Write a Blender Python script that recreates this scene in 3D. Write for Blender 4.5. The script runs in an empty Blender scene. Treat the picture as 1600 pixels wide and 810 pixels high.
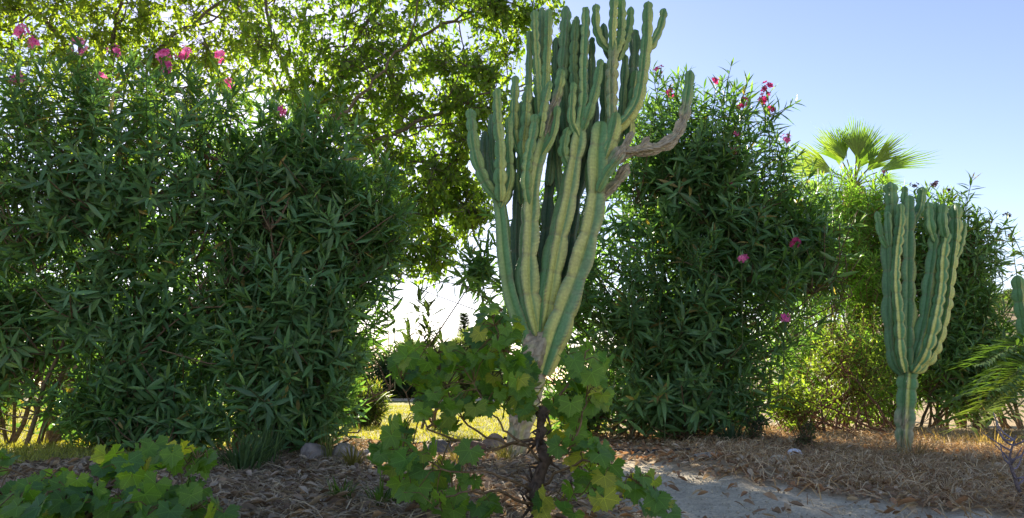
import bpy, math
import numpy as np
from mathutils import Matrix, Vector

# ------------------------------------------------------------------ camera / sky / sun
SC = bpy.context.scene
COL = SC.collection
CAM = np.array([0.0, 0.0, 0.45])
PITCH = math.radians(9.48)
FPX = 1186.0                                   # focal length in pixels of a 1600 px wide frame
cd = bpy.data.cameras.new('camera')
cd.sensor_width = 36.0
cd.lens = 36.0 * FPX / 1600.0
cd.clip_start = 0.05
cd.clip_end = 6000.0
cam = bpy.data.objects.new('camera', cd)
cam.location = CAM
cam.rotation_euler = (math.pi / 2 + PITCH, 0, 0)
COL.objects.link(cam)
SC.camera = cam

SUN_EL, SUN_AZ = math.radians(20.5), math.radians(-18.0)      # azimuth measured from +Y towards +X
SUN_DIR = np.array([math.sin(SUN_AZ) * math.cos(SUN_EL), math.cos(SUN_AZ) * math.cos(SUN_EL), math.sin(SUN_EL)])
W = bpy.data.worlds.new('World')
SC.world = W
W.use_nodes = True
nt = W.node_tree
sky = nt.nodes.new('ShaderNodeTexSky')
sky.sky_type = 'NISHITA'
sky.sun_disc = False
sky.sun_elevation = SUN_EL
sky.sun_rotation = SUN_AZ
sky.altitude = 100
sky.air_density = 1.0
sky.dust_density = 0.15
sky.ozone_density = 3.0
bg = nt.nodes['Background']
bg.inputs['Strength'].default_value = 0.095
wb = nt.nodes.new('ShaderNodeVectorMath'); wb.operation = 'MULTIPLY'      # camera white balance on the whole sky
wb.inputs[1].default_value = (0.94, 0.73, 0.70)
nt.links.new(sky.outputs[0], wb.inputs[0])
nt.links.new(wb.outputs[0], bg.inputs['Color'])
sl = bpy.data.lights.new('sun', 'SUN')
sl.energy = 5.0
sl.angle = math.radians(0.55)
sl.color = (1.0, 0.88, 0.70)
sun = bpy.data.objects.new('sun', sl)
sun.rotation_euler = Vector(SUN_DIR).to_track_quat('Z', 'Y').to_euler()
sun.location = (-6, 20, 8)
COL.objects.link(sun)
SC.view_settings.view_transform = 'Standard'
SC.view_settings.look = 'None'
SC.view_settings.gamma = 1.0
SC.view_settings.use_curve_mapping = False
SC.view_settings.exposure = 1.85
SC.cycles.max_bounces = 10
SC.cycles.diffuse_bounces = 6
SC.cycles.transmission_bounces = 6
SC.cycles.transparent_max_bounces = 8

# ------------------------------------------------------------------ numeric helpers
RNG = np.random.default_rng(7)
FWD = np.array([0, math.cos(PITCH), math.sin(PITCH)])
UPV = np.array([0, -math.sin(PITCH), math.cos(PITCH)])


def P(px, py, Y):
    """world point at distance Y (metres ahead) seen at a pixel of the 1600x810 photograph"""
    d = FWD + np.array([1, 0, 0]) * ((px - 800) / FPX) + UPV * ((405 - py) / FPX)
    return CAM + d * (Y / d[1])


def proj(p):
    q = np.asarray(p) - CAM
    z = q @ FWD
    z = np.where(z < 0.05, 0.05, z)
    return 800 + q[..., 0] / z * FPX, 405 - (q @ UPV) / z * FPX, z


def G(px, Y):
    p = P(px, 603, Y)
    return np.array([p[0], Y, gh(p[0], Y)])


def nrm(v):
    v = np.asarray(v, float)
    return v / np.maximum(np.linalg.norm(v, axis=-1, keepdims=True), 1e-9)


def gh(x, y):
    x = np.asarray(x, float); y = np.asarray(y, float)
    h = (0.016 * np.sin(1.7 * x + 0.6) * np.cos(1.3 * y + 0.4) + 0.010 * np.sin(3.9 * x - 1.1 * y + 1.0)
         + 0.006 * np.sin(8.3 * x + 5.1 * y) + 0.004 * np.sin(15.0 * x - 11.0 * y + 2))
    fade = np.clip((40 - np.hypot(x, y)) / 25, 0, 1)
    return h * fade


def catmull(pts, n):
    pts = np.asarray(pts, float)
    if len(pts) == 2:
        t = np.linspace(0, 1, n)[:, None]
        return pts[0] * (1 - t) + pts[1] * t
    ext = np.vstack([2 * pts[0] - pts[1], pts, 2 * pts[-1] - pts[-2]])
    out = []
    segs = len(pts) - 1
    for u in np.linspace(0, segs, n):
        i = min(int(u), segs - 1); t = u - i
        a, b, c, d = ext[i], ext[i + 1], ext[i + 2], ext[i + 3]
        out.append(0.5 * (2 * b + (c - a) * t + (2 * a - 5 * b + 4 * c - d) * t * t + (3 * b - a - 3 * c + d) * t ** 3))
    return np.array(out)


# ------------------------------------------------------------------ mesh helpers
class Acc:
    def __init__(self):
        self.v, self.f, self.c, self.n = [], [], [], 0

    def add(self, v, f, c):
        v = np.asarray(v, float).reshape(-1, 3)
        f = np.asarray(f, int).reshape(-1, 3)
        c = np.asarray(c, float)
        if c.ndim == 1:
            c = np.broadcast_to(c, (len(v), 3))
        self.v.append(v); self.f.append(f + self.n); self.c.append(c); self.n += len(v)

    def arrays(self):
        return np.vstack(self.v), np.vstack(self.f), np.vstack(self.c)


def mesh_np(name, v, f, c=None, uv=None, smooth=True):
    me = bpy.data.meshes.new(name)
    v = np.ascontiguousarray(v, dtype=np.float32); f = np.ascontiguousarray(f, dtype=np.int32)
    me.vertices.add(len(v)); me.vertices.foreach_set('co', v.ravel())
    me.loops.add(f.size); me.loops.foreach_set('vertex_index', f.ravel())
    k = f.shape[1]
    me.polygons.add(len(f))
    me.polygons.foreach_set('loop_start', np.arange(0, f.size, k, dtype=np.int32))
    me.polygons.foreach_set('use_smooth', np.full(len(f), smooth, dtype=bool))
    if c is not None:
        a = me.color_attributes.new('Col', 'FLOAT_COLOR', 'POINT')
        cc = np.ones((len(v), 4), np.float32); cc[:, :3] = c
        a.data.foreach_set('color', cc.ravel())
    if uv is not None:
        a = me.attributes.new('luv', 'FLOAT_VECTOR', 'POINT')
        uu = np.zeros((len(v), 3), np.float32); uu[:, :uv.shape[1]] = uv
        a.data.foreach_set('vector', uu.ravel())
    me.update(calc_edges=True)
    return me


def tube(pts, rad, sides=5, cap=True):
    pts = np.asarray(pts, float); n = len(pts)
    rad = np.broadcast_to(np.asarray(rad, float), (n,))
    tan = nrm(np.gradient(pts, axis=0))
    ref = np.array([0.31, 0.82, 0.48]) if abs(tan[0] @ np.array([0.31, 0.82, 0.48])) < 0.9 else np.array([1.0, 0, 0])
    a = nrm(np.cross(tan, ref)); b = np.cross(tan, a)
    th = np.linspace(0, 2 * math.pi, sides, endpoint=False)
    v = (pts[:, None] + rad[:, None, None] * (a[:, None] * np.cos(th)[None, :, None] + b[:, None] * np.sin(th)[None, :, None])).reshape(-1, 3)
    i = np.arange(n - 1)[:, None] * sides; j = np.arange(sides)[None]; k = (j + 1) % sides
    q = np.stack([i + j, i + k, i + sides + k, i + sides + j], -1).reshape(-1, 4)
    f = np.vstack([q[:, [0, 1, 2]], q[:, [0, 2, 3]]])
    if cap:
        v = np.vstack([v, pts[-1] + tan[-1] * rad[-1] * 0.4, pts[0] - tan[0] * rad[0] * 0.2])
        m = n * sides
        jj = np.arange(sides); kk = (jj + 1) % sides
        f = np.vstack([f, np.stack([(n - 1) * sides + jj, (n - 1) * sides + kk, np.full(sides, m)], -1),
                       np.stack([kk, jj, np.full(sides, m + 1)], -1)])
    return v, f


def thing(name, label, cat, loc, group=None, rotz=0.0):
    o = bpy.data.objects.new(name, None)
    o.empty_display_size = 0.1
    o.location = loc
    o['label'] = label; o['category'] = cat
    if group: o['group'] = group
    COL.objects.link(o)
    return o


def base_of(p):
    if p is None: return np.zeros(3)
    while p.parent: p = p.parent
    return np.array(p.location)


def part(name, v, f, c, mat, parent, kind=None, uv=None, smooth=True, label=None):
    me = mesh_np(name, np.asarray(v) - base_of(parent), f, c, uv, smooth)
    me.materials.append(mat)
    o = bpy.data.objects.new(name, me)
    o.parent = parent
    if kind: o['kind'] = kind
    if label: o['label'] = label
    COL.objects.link(o)
    return o


def acc_part(name, acc, mat, parent, **k):
    v, f, c = acc.arrays()
    return part(name, v, f, c, mat, parent, **k)


def single(name, v, f, c, mat, loc, label, cat, group=None, smooth=True):
    """a thing that is one mesh, its origin at loc"""
    me = mesh_np(name, np.asarray(v) - np.asarray(loc), f, c, None, smooth)
    me.materials.append(mat)
    o = bpy.data.objects.new(name, me)
    o.location = loc
    o['label'] = label; o['category'] = cat
    if group: o['group'] = group
    COL.objects.link(o)
    return o


def setting(name, v, f, c, mat, kind='structure', smooth=True):
    me = mesh_np(name, v, f, c, None, smooth)
    me.materials.append(mat)
    o = bpy.data.objects.new(name, me)
    o['kind'] = kind
    COL.objects.link(o)
    return o


# ------------------------------------------------------------------ materials
def new_mat(name):
    m = bpy.data.materials.new(name); m.use_nodes = True
    t = m.node_tree
    return m, t, t.nodes['Principled BSDF'], t.nodes['Material Output']


def N(t, kind, **k):
    n = t.nodes.new(kind)
    for a, b in k.items(): setattr(n, a, b)
    return n


def noise_mul(t, colsock, scale, lo, hi, detail=3, coord='Object'):
    tc = N(t, 'ShaderNodeTexCoord'); nz = N(t, 'ShaderNodeTexNoise')
    nz.inputs['Scale'].default_value = scale; nz.inputs['Detail'].default_value = detail
    t.links.new(tc.outputs[coord], nz.inputs['Vector'])
    mr = N(t, 'ShaderNodeMapRange')
    mr.inputs['From Min'].default_value = 0.3; mr.inputs['From Max'].default_value = 0.7
    mr.inputs['To Min'].default_value = lo; mr.inputs['To Max'].default_value = hi
    t.links.new(nz.outputs['Fac'], mr.inputs['Value'])
    mx = N(t, 'ShaderNodeVectorMath', operation='SCALE')
    t.links.new(colsock, mx.inputs[0]); t.links.new(mr.outputs[0], mx.inputs['Scale'])
    return mx.outputs[0], nz


def leaf_mat(name, trans=0.35, tint=(1.5, 1.45, 0.45), rough=0.42, spec=0.5, veins=False):
    m, t, b, out = new_mat(name)
    at = N(t, 'ShaderNodeAttribute', attribute_name='Col')
    col, _ = noise_mul(t, at.outputs['Color'], 35.0, 0.8, 1.2)
    if veins:
        uv = N(t, 'ShaderNodeAttribute', attribute_name='luv')
        sp = N(t, 'ShaderNodeSeparateXYZ'); t.links.new(uv.outputs['Vector'], sp.inputs[0])
        ang = N(t, 'ShaderNodeMath', operation='ARCTAN2'); t.links.new(sp.outputs[0], ang.inputs[0]); t.links.new(sp.outputs[1], ang.inputs[1])
        ln = N(t, 'ShaderNodeVectorMath', operation='LENGTH'); t.links.new(uv.outputs['Vector'], ln.inputs[0])

        def vein(angle_sock, step, width, radius_sock):
            d = N(t, 'ShaderNodeMath', operation='DIVIDE'); t.links.new(angle_sock, d.inputs[0]); d.inputs[1].default_value = step
            r = N(t, 'ShaderNodeMath', operation='ROUND'); t.links.new(d.outputs[0], r.inputs[0])
            s = N(t, 'ShaderNodeMath', operation='SUBTRACT'); t.links.new(d.outputs[0], s.inputs[0]); t.links.new(r.outputs[0], s.inputs[1])
            a = N(t, 'ShaderNodeMath', operation='ABSOLUTE'); t.links.new(s.outputs[0], a.inputs[0])
            mu = N(t, 'ShaderNodeMath', operation='MULTIPLY'); t.links.new(a.outputs[0], mu.inputs[0])
            if radius_sock is not None: t.links.new(radius_sock, mu.inputs[1])
            else: mu.inputs[1].default_value = 1.0
            mr = N(t, 'ShaderNodeMapRange'); mr.inputs['From Min'].default_value = width; mr.inputs['From Max'].default_value = width * 0.3
            t.links.new(mu.outputs[0], mr.inputs['Value'])
            return mr.outputs[0]
        v1 = vein(ang.outputs[0], 0.92, 0.022, ln.outputs['Value'])
        # side veins: ripples along the radius, bent by the angle
        aa = N(t, 'ShaderNodeMath', operation='PINGPONG'); t.links.new(ang.outputs[0], aa.inputs[0]); aa.inputs[1].default_value = 0.46
        ra = N(t, 'ShaderNodeMath', operation='MULTIPLY_ADD'); t.links.new(aa.outputs[0], ra.inputs[0]); ra.inputs[1].default_value = -0.45; t.links.new(ln.outputs['Value'], ra.inputs[2])
        v2 = vein(ra.outputs[0], 0.13, 0.12, None)
        v2s = N(t, 'ShaderNodeMath', operation='MULTIPLY'); t.links.new(v2, v2s.inputs[0]); v2s.inputs[1].default_value = 0.35
        mxv = N(t, 'ShaderNodeMath', operation='MAXIMUM'); t.links.new(v1, mxv.inputs[0]); t.links.new(v2s.outputs[0], mxv.inputs[1])
        br = N(t, 'ShaderNodeMath', operation='MULTIPLY_ADD'); t.links.new(mxv.outputs[0], br.inputs[0]); br.inputs[1].default_value = 0.7; br.inputs[2].default_value = 1.0
        sc = N(t, 'ShaderNodeVectorMath', operation='SCALE'); t.links.new(col, sc.inputs[0]); t.links.new(br.outputs[0], sc.inputs['Scale'])
        col = sc.outputs[0]
        bp = N(t, 'ShaderNodeBump'); bp.inputs['Strength'].default_value = 0.5; bp.inputs['Distance'].default_value = 0.004; bp.invert = True
        t.links.new(mxv.outputs[0], bp.inputs['Height']); t.links.new(bp.outputs[0], b.inputs['Normal'])
    t.links.new(col, b.inputs['Base Color'])
    b.inputs['Roughness'].default_value = rough
    b.inputs['Specular IOR Level'].default_value = spec
    tr = N(t, 'ShaderNodeBsdfTranslucent')
    mu = N(t, 'ShaderNodeVectorMath', operation='MULTIPLY'); mu.inputs[1].default_value = tint
    t.links.new(col, mu.inputs[0]); t.links.new(mu.outputs[0], tr.inputs['Color'])
    mx = N(t, 'ShaderNodeMixShader'); mx.inputs[0].default_value = trans
    t.links.new(b.outputs[0], mx.inputs[1]); t.links.new(tr.outputs[0], mx.inputs[2])
    t.links.new(mx.outputs[0], out.inputs['Surface'])
    return m


def attr_mat(name, rough=0.85, spec=0.3, nscale=40.0, lo=0.75, hi=1.25, bump=0.3, bdist=0.01, detail=4):
    m, t, b, out = new_mat(name)
    at = N(t, 'ShaderNodeAttribute', attribute_name='Col')
    col, nz = noise_mul(t, at.outputs['Color'], nscale, lo, hi, detail)
    t.links.new(col, b.inputs['Base Color'])
    b.inputs['Roughness'].default_value = rough; b.inputs['Specular IOR Level'].default_value = spec
    if bump:
        bp = N(t, 'ShaderNodeBump'); bp.inputs['Strength'].default_value = bump; bp.inputs['Distance'].default_value = bdist
        t.links.new(nz.outputs['Fac'], bp.inputs['Height']); t.links.new(bp.outputs[0], b.inputs['Normal'])
    return m


M_OLE = leaf_mat('oleander_leaf', 0.38, (1.5, 1.6, 0.45), 0.43, 0.5)
M_TREE = leaf_mat('tree_leaf', 0.62, (1.42, 1.6, 0.45), 0.45, 0.45)
M_VINE = leaf_mat('vine_leaf', 0.56, (1.7, 1.6, 0.35), 0.42, 0.45, veins=True)
M_BUSH = leaf_mat('bush_leaf', 0.6, (1.3, 1.55, 0.5), 0.5, 0.4)
M_PALM = leaf_mat('palm_leaf', 0.42, (1.35, 1.55, 0.45), 0.45, 0.4)
M_GRASS = leaf_mat('grass_blade', 0.40, (1.4, 1.3, 0.5), 0.6, 0.3)
M_PETAL = leaf_mat('petal', 0.40, (1.2, 0.7, 1.0), 0.6, 0.2)
M_DRY = leaf_mat('dry_leaf', 0.20, (1.3, 1.05, 0.7), 0.75, 0.2)
M_BARK = attr_mat('bark', 0.9, 0.2, 60, 0.55, 1.4, 0.8, 0.01)
M_STONE = attr_mat('stone', 0.9, 0.25, 18, 0.6, 1.35, 0.9, 0.03, 8)
M_CACTUS = attr_mat('cactus_skin', 0.55, 0.4, 55, 0.84, 1.14, 0.12, 0.004)
M_PLASTIC = attr_mat('black_plastic', 0.5, 0.4, 30, 0.8, 1.2, 0.05)
M_CHALK = attr_mat('pale_stone', 0.85, 0.2, 30, 0.85, 1.1, 0.3)

# ------------------------------------------------------------------ ground
m, t, b, out = new_mat('earth')
at = N(t, 'ShaderNodeAttribute', attribute_name='Col')
tc = N(t, 'ShaderNodeTexCoord')
n1 = N(t, 'ShaderNodeTexNoise'); n1.inputs['Scale'].default_value = 7; n1.inputs['Detail'].default_value = 8; n1.inputs['Roughness'].default_value = 0.65
n2 = N(t, 'ShaderNodeTexNoise'); n2.inputs['Scale'].default_value = 70; n2.inputs['Detail'].default_value = 5; n2.inputs['Roughness'].default_value = 0.7
vo = N(t, 'ShaderNodeTexVoronoi'); vo.inputs['Scale'].default_value = 38
for q in (n1, n2, vo): t.links.new(tc.outputs['Object'], q.inputs['Vector'])
r1 = N(t, 'ShaderNodeMapRange'); r1.inputs['From Min'].default_value = .3; r1.inputs['From Max'].default_value = .7; r1.inputs['To Min'].default_value = .72; r1.inputs['To Max'].default_value = 1.25
r2 = N(t, 'ShaderNodeMapRange'); r2.inputs['From Min'].default_value = .3; r2.inputs['From Max'].default_value = .7; r2.inputs['To Min'].default_value = .7; r2.inputs['To Max'].default_value = 1.3
t.links.new(n1.outputs['Fac'], r1.inputs['Value']); t.links.new(n2.outputs['Fac'], r2.inputs['Value'])
mm = N(t, 'ShaderNodeMath', operation='MULTIPLY'); t.links.new(r1.outputs[0], mm.inputs[0]); t.links.new(r2.outputs[0], mm.inputs[1])
sc = N(t, 'ShaderNodeVectorMath', operation='SCALE'); t.links.new(at.outputs['Color'], sc.inputs[0]); t.links.new(mm.outputs[0], sc.inputs['Scale'])
t.links.new(sc.outputs[0], b.inputs['Base Color'])
b.inputs['Roughness'].default_value = 0.95; b.inputs['Specular IOR Level'].default_value = 0.15
ad = N(t, 'ShaderNodeMath', operation='MULTIPLY_ADD'); t.links.new(vo.outputs['Distance'], ad.inputs[0]); ad.inputs[1].default_value = 0.35; t.links.new(n2.outputs['Fac'], ad.inputs[2])
bp = N(t, 'ShaderNodeBump'); bp.inputs['Strength'].default_value = 0.9; bp.inputs['Distance'].default_value = 0.02
t.links.new(ad.outputs[0], bp.inputs['Height']); t.links.new(bp.outputs[0], b.inputs['Normal'])
M_EARTH = m


def spaced(a, b, step, far):
    mid = np.arange(a, b + step * .5, step)
    g = [0.06]
    while sum(g) < far: g.append(g[-1] * 1.35)
    o = np.cumsum(g)
    return np.concatenate([(a - o)[::-1], mid, b + o])


def vnoise(x, y, s, seed=0):
    """cheap smooth value noise"""
    x = x * s + 31.7 * seed; y = y * s + 17.3 * seed
    xi = np.floor(x).astype(int); yi = np.floor(y).astype(int); fx = x - xi; fy = y - yi
    fx = fx * fx * (3 - 2 * fx); fy = fy * fy * (3 - 2 * fy)
    def h(a, b):
        n = (a * 374761393 + b * 668265263 + seed * 1442695) & 0x7fffffff
        n = ((n ^ (n >> 13)) * 1274126177) & 0x7fffffff
        return (n % 10007) / 10007.0
    return (h(xi, yi) * (1 - fx) + h(xi + 1, yi) * fx) * (1 - fy) + (h(xi, yi + 1) * (1 - fx) + h(xi + 1, yi + 1) * fx) * fy


def path_mask(x, y):
    """1 on the bare sandy track that runs past on the right, 0 on the planted beds"""
    w = 0.28 * (vnoise(x, y, 2.2, 3) - 0.5) + 0.16 * (vnoise(x, y, 6.0, 4) - 0.5)
    # upper edge of the track: from (0.6, 5.0) sloping to (1.6, 3.2), then away to the right at the front
    e1 = x - (0.42 + 0.10 * (y - 3)) + w
    lim = np.interp(x, [0.3, 0.75, 1.1, 1.5, 2.2, 4.0], [5.0, 4.9, 3.75, 3.15, 2.72, 2.45])
    e2 = lim - y + w * 1.6
    return np.clip(np.minimum(e1 * 5, e2 * 4) + 0.5, 0, 1)


xs = spaced(-5.0, 5.0, 0.04, 3000); ys = spaced(1.4, 8.5, 0.035, 3000)
X, Y = np.meshgrid(xs, ys)
Z = gh(X, Y)
pm = path_mask(X, Y)
Z = Z + 0.012 * (vnoise(X, Y, 9, 5) - .5) + 0.012 * (vnoise(X, Y, 22, 6) - .5) * (np.hypot(X, Y) < 12) - 0.02 * pm
v = np.stack([X, Y, Z], -1).reshape(-1, 3)
nx, ny = len(xs), len(ys)
i = (np.arange(ny - 1)[:, None] * nx + np.arange(nx - 1)[None]).ravel()
f = np.stack([i, i + 1, i + nx + 1, i + nx], -1)
dirt = np.array([.64, .56, .41]); soil = np.array([.29, .225, .15]); litter = np.array([.44, .33, .20])
rl = np.clip((X - 0.3) * 2, 0, 1)[..., None]
bed = soil * (1 - rl) + litter * rl
c = bed * (1 - pm[..., None]) + dirt * pm[..., None]
fr = np.clip((np.hypot(X, Y) - 12) / 20, 0, 1)[..., None]
c = c * (1 - fr) + np.array([.22, .18, .10]) * fr
setting('ground', v, f, c.reshape(-1, 3), M_EARTH)


def lawn_in(x, y):
    j = 0.25 * (vnoise(x, y, 2.5, 9) - .5)
    near = np.interp(x, [-6, -3.2, -2.5, -2.0, -0.6, 0.1, 0.6], [3.6, 3.75, 4.6, 6.0, 6.05, 6.6, 7.3])
    return (y + j > near) & (x < 0.9 + 0.1 * (y - 7)) & (y < 22.2) & (x > -16)


lx = np.arange(-16, 3.0, 0.1); ly = np.arange(3.4, 22.4, 0.1)
X, Y = np.meshgrid(lx, ly)
keep = lawn_in(X, Y)
v = np.stack([X, Y, gh(X, Y) + 0.022], -1).reshape(-1, 3)
i = (np.arange(len(ly) - 1)[:, None] * len(lx) + np.arange(len(lx) - 1)[None])
i = i[keep[:-1, :-1] & keep[1:, 1:] & keep[1:, :-1] & keep[:-1, 1:]]
f = np.stack([i, i + 1, i + len(lx) + 1, i + len(lx)], -1)
nzc = vnoise(X, Y, 1.5, 11).reshape(-1, 1)
setting('lawn', v, f, np.array([.22, .23, .05]) * (1 - nzc) + np.array([.34, .30, .09]) * nzc, attr_mat('turf', 0.95, 0.1, 60, .6, 1.4, .8, .02))

n = 90000
gy = 3.4 + (RNG.random(n) ** 1.6) * 14; gx = (RNG.random(n) - 0.62) * (gy * 1.05 + 1.0)
k = lawn_in(gx, gy); gx, gy = gx[k], gy[k]; n = len(gx)
h = RNG.uniform(.02, .05, n); a = RNG.uniform(0, 2 * math.pi, n); w = RNG.uniform(.0025, .0045, n) * (1 + gy * .05)
base = np.stack([gx, gy, gh(gx, gy) + .02], -1)
dx = np.stack([np.cos(a), np.sin(a), 0 * a], -1)
ln = np.stack([RNG.normal(0, .02, n), RNG.normal(0, .02, n), h], -1)
v = np.stack([base - dx * w[:, None], base + dx * w[:, None], base + ln], 1).reshape(-1, 3)
gc = np.array([.25, .28, .055]) * RNG.uniform(.6, 1.3, (n, 1)) + np.array([.14, .10, .02]) * RNG.random((n, 1))
setting('lawn_grass', v, np.arange(3 * n).reshape(-1, 3), np.repeat(gc, 3, 0), M_GRASS, 'stuff')



# ------------------------------------------------------------------ leaf templates
def blade(prof, length=1.0, fold=0.15, bend=0.15, curl=0.0):
    """triangulated leaf along +Y, width in X, face +Z; prof = half widths at equal steps (first and last are points)"""
    n = len(prof); v, f = [], []
    rows = []
    for i, w in enumerate(prof):
        t = i / (n - 1)
        y = t * length; z = -bend * t * t * length
        if w == 0 or i in (0, n - 1):
            rows.append([len(v)]); v.append((0, y, z))
        else:
            rows.append([len(v), len(v) + 1, len(v) + 2])
            v += [(-w, y, z + fold * w + curl * w), (0, y, z), (w, y, z + fold * w)]
    for r, s in zip(rows, rows[1:]):
        if len(r) == 1: f += [(r[0], s[1], s[0]), (r[0], s[2], s[1])]
        elif len(s) == 1: f += [(r[0], r[1], s[0]), (r[1], r[2], s[0])]
        else:
            f += [(r[0], r[1], s[1]), (r[0], s[1], s[0]), (r[1], r[2], s[2]), (r[1], s[2], s[1])]
    return np.array(v, float), np.array(f, int)


T_OLE = [blade([0, .06, .088, .078, .044, 0], 1, .35, b) for b in (.05, .16, .28, -.06)]
T_TREE = [blade([0, .24, .27, .15, 0], 1, .3, b) for b in (.05, .25, .4)]
T_SMALL = [blade([0, .16, .14, 0], 1, .3, b) for b in (.0, .2)]
T_NARROW = [blade([0, .07, .06, 0], 1, .3, b) for b in (.0, .2)]
T_DRY = [blade([0, .13, .19, .15, 0], 1, fo, be, cu) for fo, be, cu in ((.8, .2, .3), (1.4, -.3, -.4), (-.6, .35, .2), (.3, .5, .9))]


class Leaves:
    def __init__(self): self.p, self.d, self.u, self.s, self.c = [], [], [], [], []

    def add(self, p, d, u, s, c):
        n = len(p)
        self.p.append(p); self.d.append(nrm(d)); self.u.append(np.broadcast_to(u, (n, 3)))
        self.s.append(np.broadcast_to(s, (n,))); self.c.append(np.broadcast_to(c, (n, 3)))

    def done(self, zmin=0.03):
        a = [np.concatenate(q) for q in (self.p, self.d, self.u, self.s, self.c)]
        k = (a[0][:, 2] > zmin) & (a[0][:, 2] + a[1][:, 2] * a[3] > zmin)
        return [q[k] for q in a]


def rotmats(d, u):
    x = np.cross(d, u); bad = np.linalg.norm(x, axis=1) < 1e-4
    x[bad] = np.cross(d[bad], [0.3, 0.5, 0.81])
    x = nrm(x); z = np.cross(x, d)
    return np.stack([x, d, z], -1)               # columns


def pick_front(p, d, s, z, n, cell=14):
    """indices of up to n leaves that show largest: the front leaf of each small cell of view, by projected area"""
    px, py, dep = proj(p + d * s[:, None] * .5)
    inside = (px > 5) & (px < 1595) & (py > 5) & (py < 805)
    key = (px // cell).astype(int) * 1000 + (py // cell).astype(int)
    order = np.argsort(dep)
    _, first = np.unique(key[order], return_index=True)
    cand = order[first]; cand = cand[inside[cand]]
    view = nrm(p[cand] - CAM)
    area = np.abs((z[cand] * view).sum(1)) * (s[cand] / dep[cand]) ** 2
    return cand[np.argsort(-area)[:n]]


def make_leaves(L, temps, mat, parent, nobj=300, zmin=.03, bulk='foliage', leafname='leaf', cell=14):
    p, d, u, s, c = L.done(zmin)
    n = len(p)
    R = rotmats(d.copy(), u)
    var = RNG.integers(0, len(temps), n)
    base = base_of(parent)
    chosen = pick_front(p, d, s, R[:, :, 2], nobj, cell) if nobj else np.array([], int)
    isobj = np.zeros(n, bool); isobj[chosen] = True
    acc = Acc()
    for k, (tv, tf) in enumerate(temps):
        ids = np.where((var == k) & ~isobj)[0]
        if not len(ids): continue
        vv = p[ids][:, None] + s[ids][:, None, None] * np.einsum('nij,mj->nmi', R[ids], tv)
        ff = tf[None] + (np.arange(len(ids)) * len(tv))[:, None, None]
        acc.add(vv.reshape(-1, 3), ff.reshape(-1, 3), np.repeat(c[ids], len(tv), 0))
    acc_part(bulk, acc, mat, parent, kind='stuff')
    if len(chosen):
        # a few colour classes so the shared meshes still vary
        lum = c[chosen].sum(1); q = np.argsort(np.argsort(lum)) * 5 // max(len(chosen), 1)
        cache = {}
        for i, cl in zip(chosen, q):
            key = (var[i], cl)
            if key not in cache:
                me = mesh_np(leafname, temps[var[i]][0], temps[var[i]][1], c[i]); me.materials.append(mat); cache[key] = me
            o = bpy.data.objects.new(leafname, cache[key])
            M = Matrix.Identity(4)
            for a in range(3):
                for bb in range(3): M[a][bb] = R[i, a, bb] * s[i]
                M[a][3] = p[i, a] - base[a]
            o.parent = parent; o.matrix_local = M
            COL.objects.link(o)


# ------------------------------------------------------------------ crowns
def box_ell(x0, y0, x1, y1, Y, ry):
    a = P(x0, y1, Y); bb = P(x1, y0, Y)
    return np.array([(a[0] + bb[0]) / 2, Y, (a[2] + bb[2]) / 2]), np.array([abs(bb[0] - a[0]) / 2, ry, abs(bb[2] - a[2]) / 2])


def sample_ell(cen, rad, n, power=3.0, shell=0.3):
    d = RNG.normal(size=(n, 3)); d = d / (np.abs(d) ** power).sum(1, keepdims=True) ** (1 / power)
    r = RNG.random(n) ** shell
    return cen + d * r[:, None] * rad, d


def shoots_leaves(L, tips, dirs, length, whorls, leafs, cols, droop=0.0, per=3):
    """whorled leaves along shoots ending at tips"""
    S = len(tips)
    ln = RNG.uniform(length[0], length[1], S)
    base = tips - dirs * ln[:, None]
    a = nrm(np.cross(dirs, RNG.normal(size=(S, 3)))); bvec = np.cross(dirs, a)
    ph0 = RNG.uniform(0, 6.28, S)
    for j in range(whorls):
        tt = (j + RNG.uniform(-.2, .2, S)) / (whorls - 1)
        tt = np.clip(tt, 0, 1) ** 0.8
        pos = base + dirs * (ln * tt)[:, None]
        al = np.radians(95 - 62 * tt ** 2 + RNG.normal(0, 9, S))
        for k in range(per):
            ph = ph0 + j * 1.05 + k * 2 * math.pi / per + RNG.normal(0, .2, S)
            out = a * np.cos(ph)[:, None] + bvec * np.sin(ph)[:, None]
            d = dirs * np.cos(al)[:, None] + out * np.sin(al)[:, None]
            d = d + np.array([0, 0, -1.0]) * (droop * RNG.uniform(.3, 1.4, S) * (1.1 - tt))[:, None]
            sz = RNG.uniform(leafs[0] * .85, leafs[1] * 1.05, S) * (1 - .45 * np.clip(tt - .75, 0, 1) * 4 * .7)
            keep = RNG.random(S) < np.clip(.45 + tt, 0, .97)
            mix = RNG.random((S, 1)) ** 2.5 * (0.25 + 0.75 * tt[:, None] ** 6)
            c = (cols[0] * (1 - mix) + cols[1] * mix) * RNG.uniform(.65, 1.35, (S, 1))
            old = RNG.random((S, 1)) < .018
            c = np.where(old, np.array([.36, .27, .09]) * RNG.uniform(.5, 1.2, (S, 1)), c)
            L.add(pos[keep], d[keep], dirs[keep] + 1e-3, sz[keep], c[keep])
    return base


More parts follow.
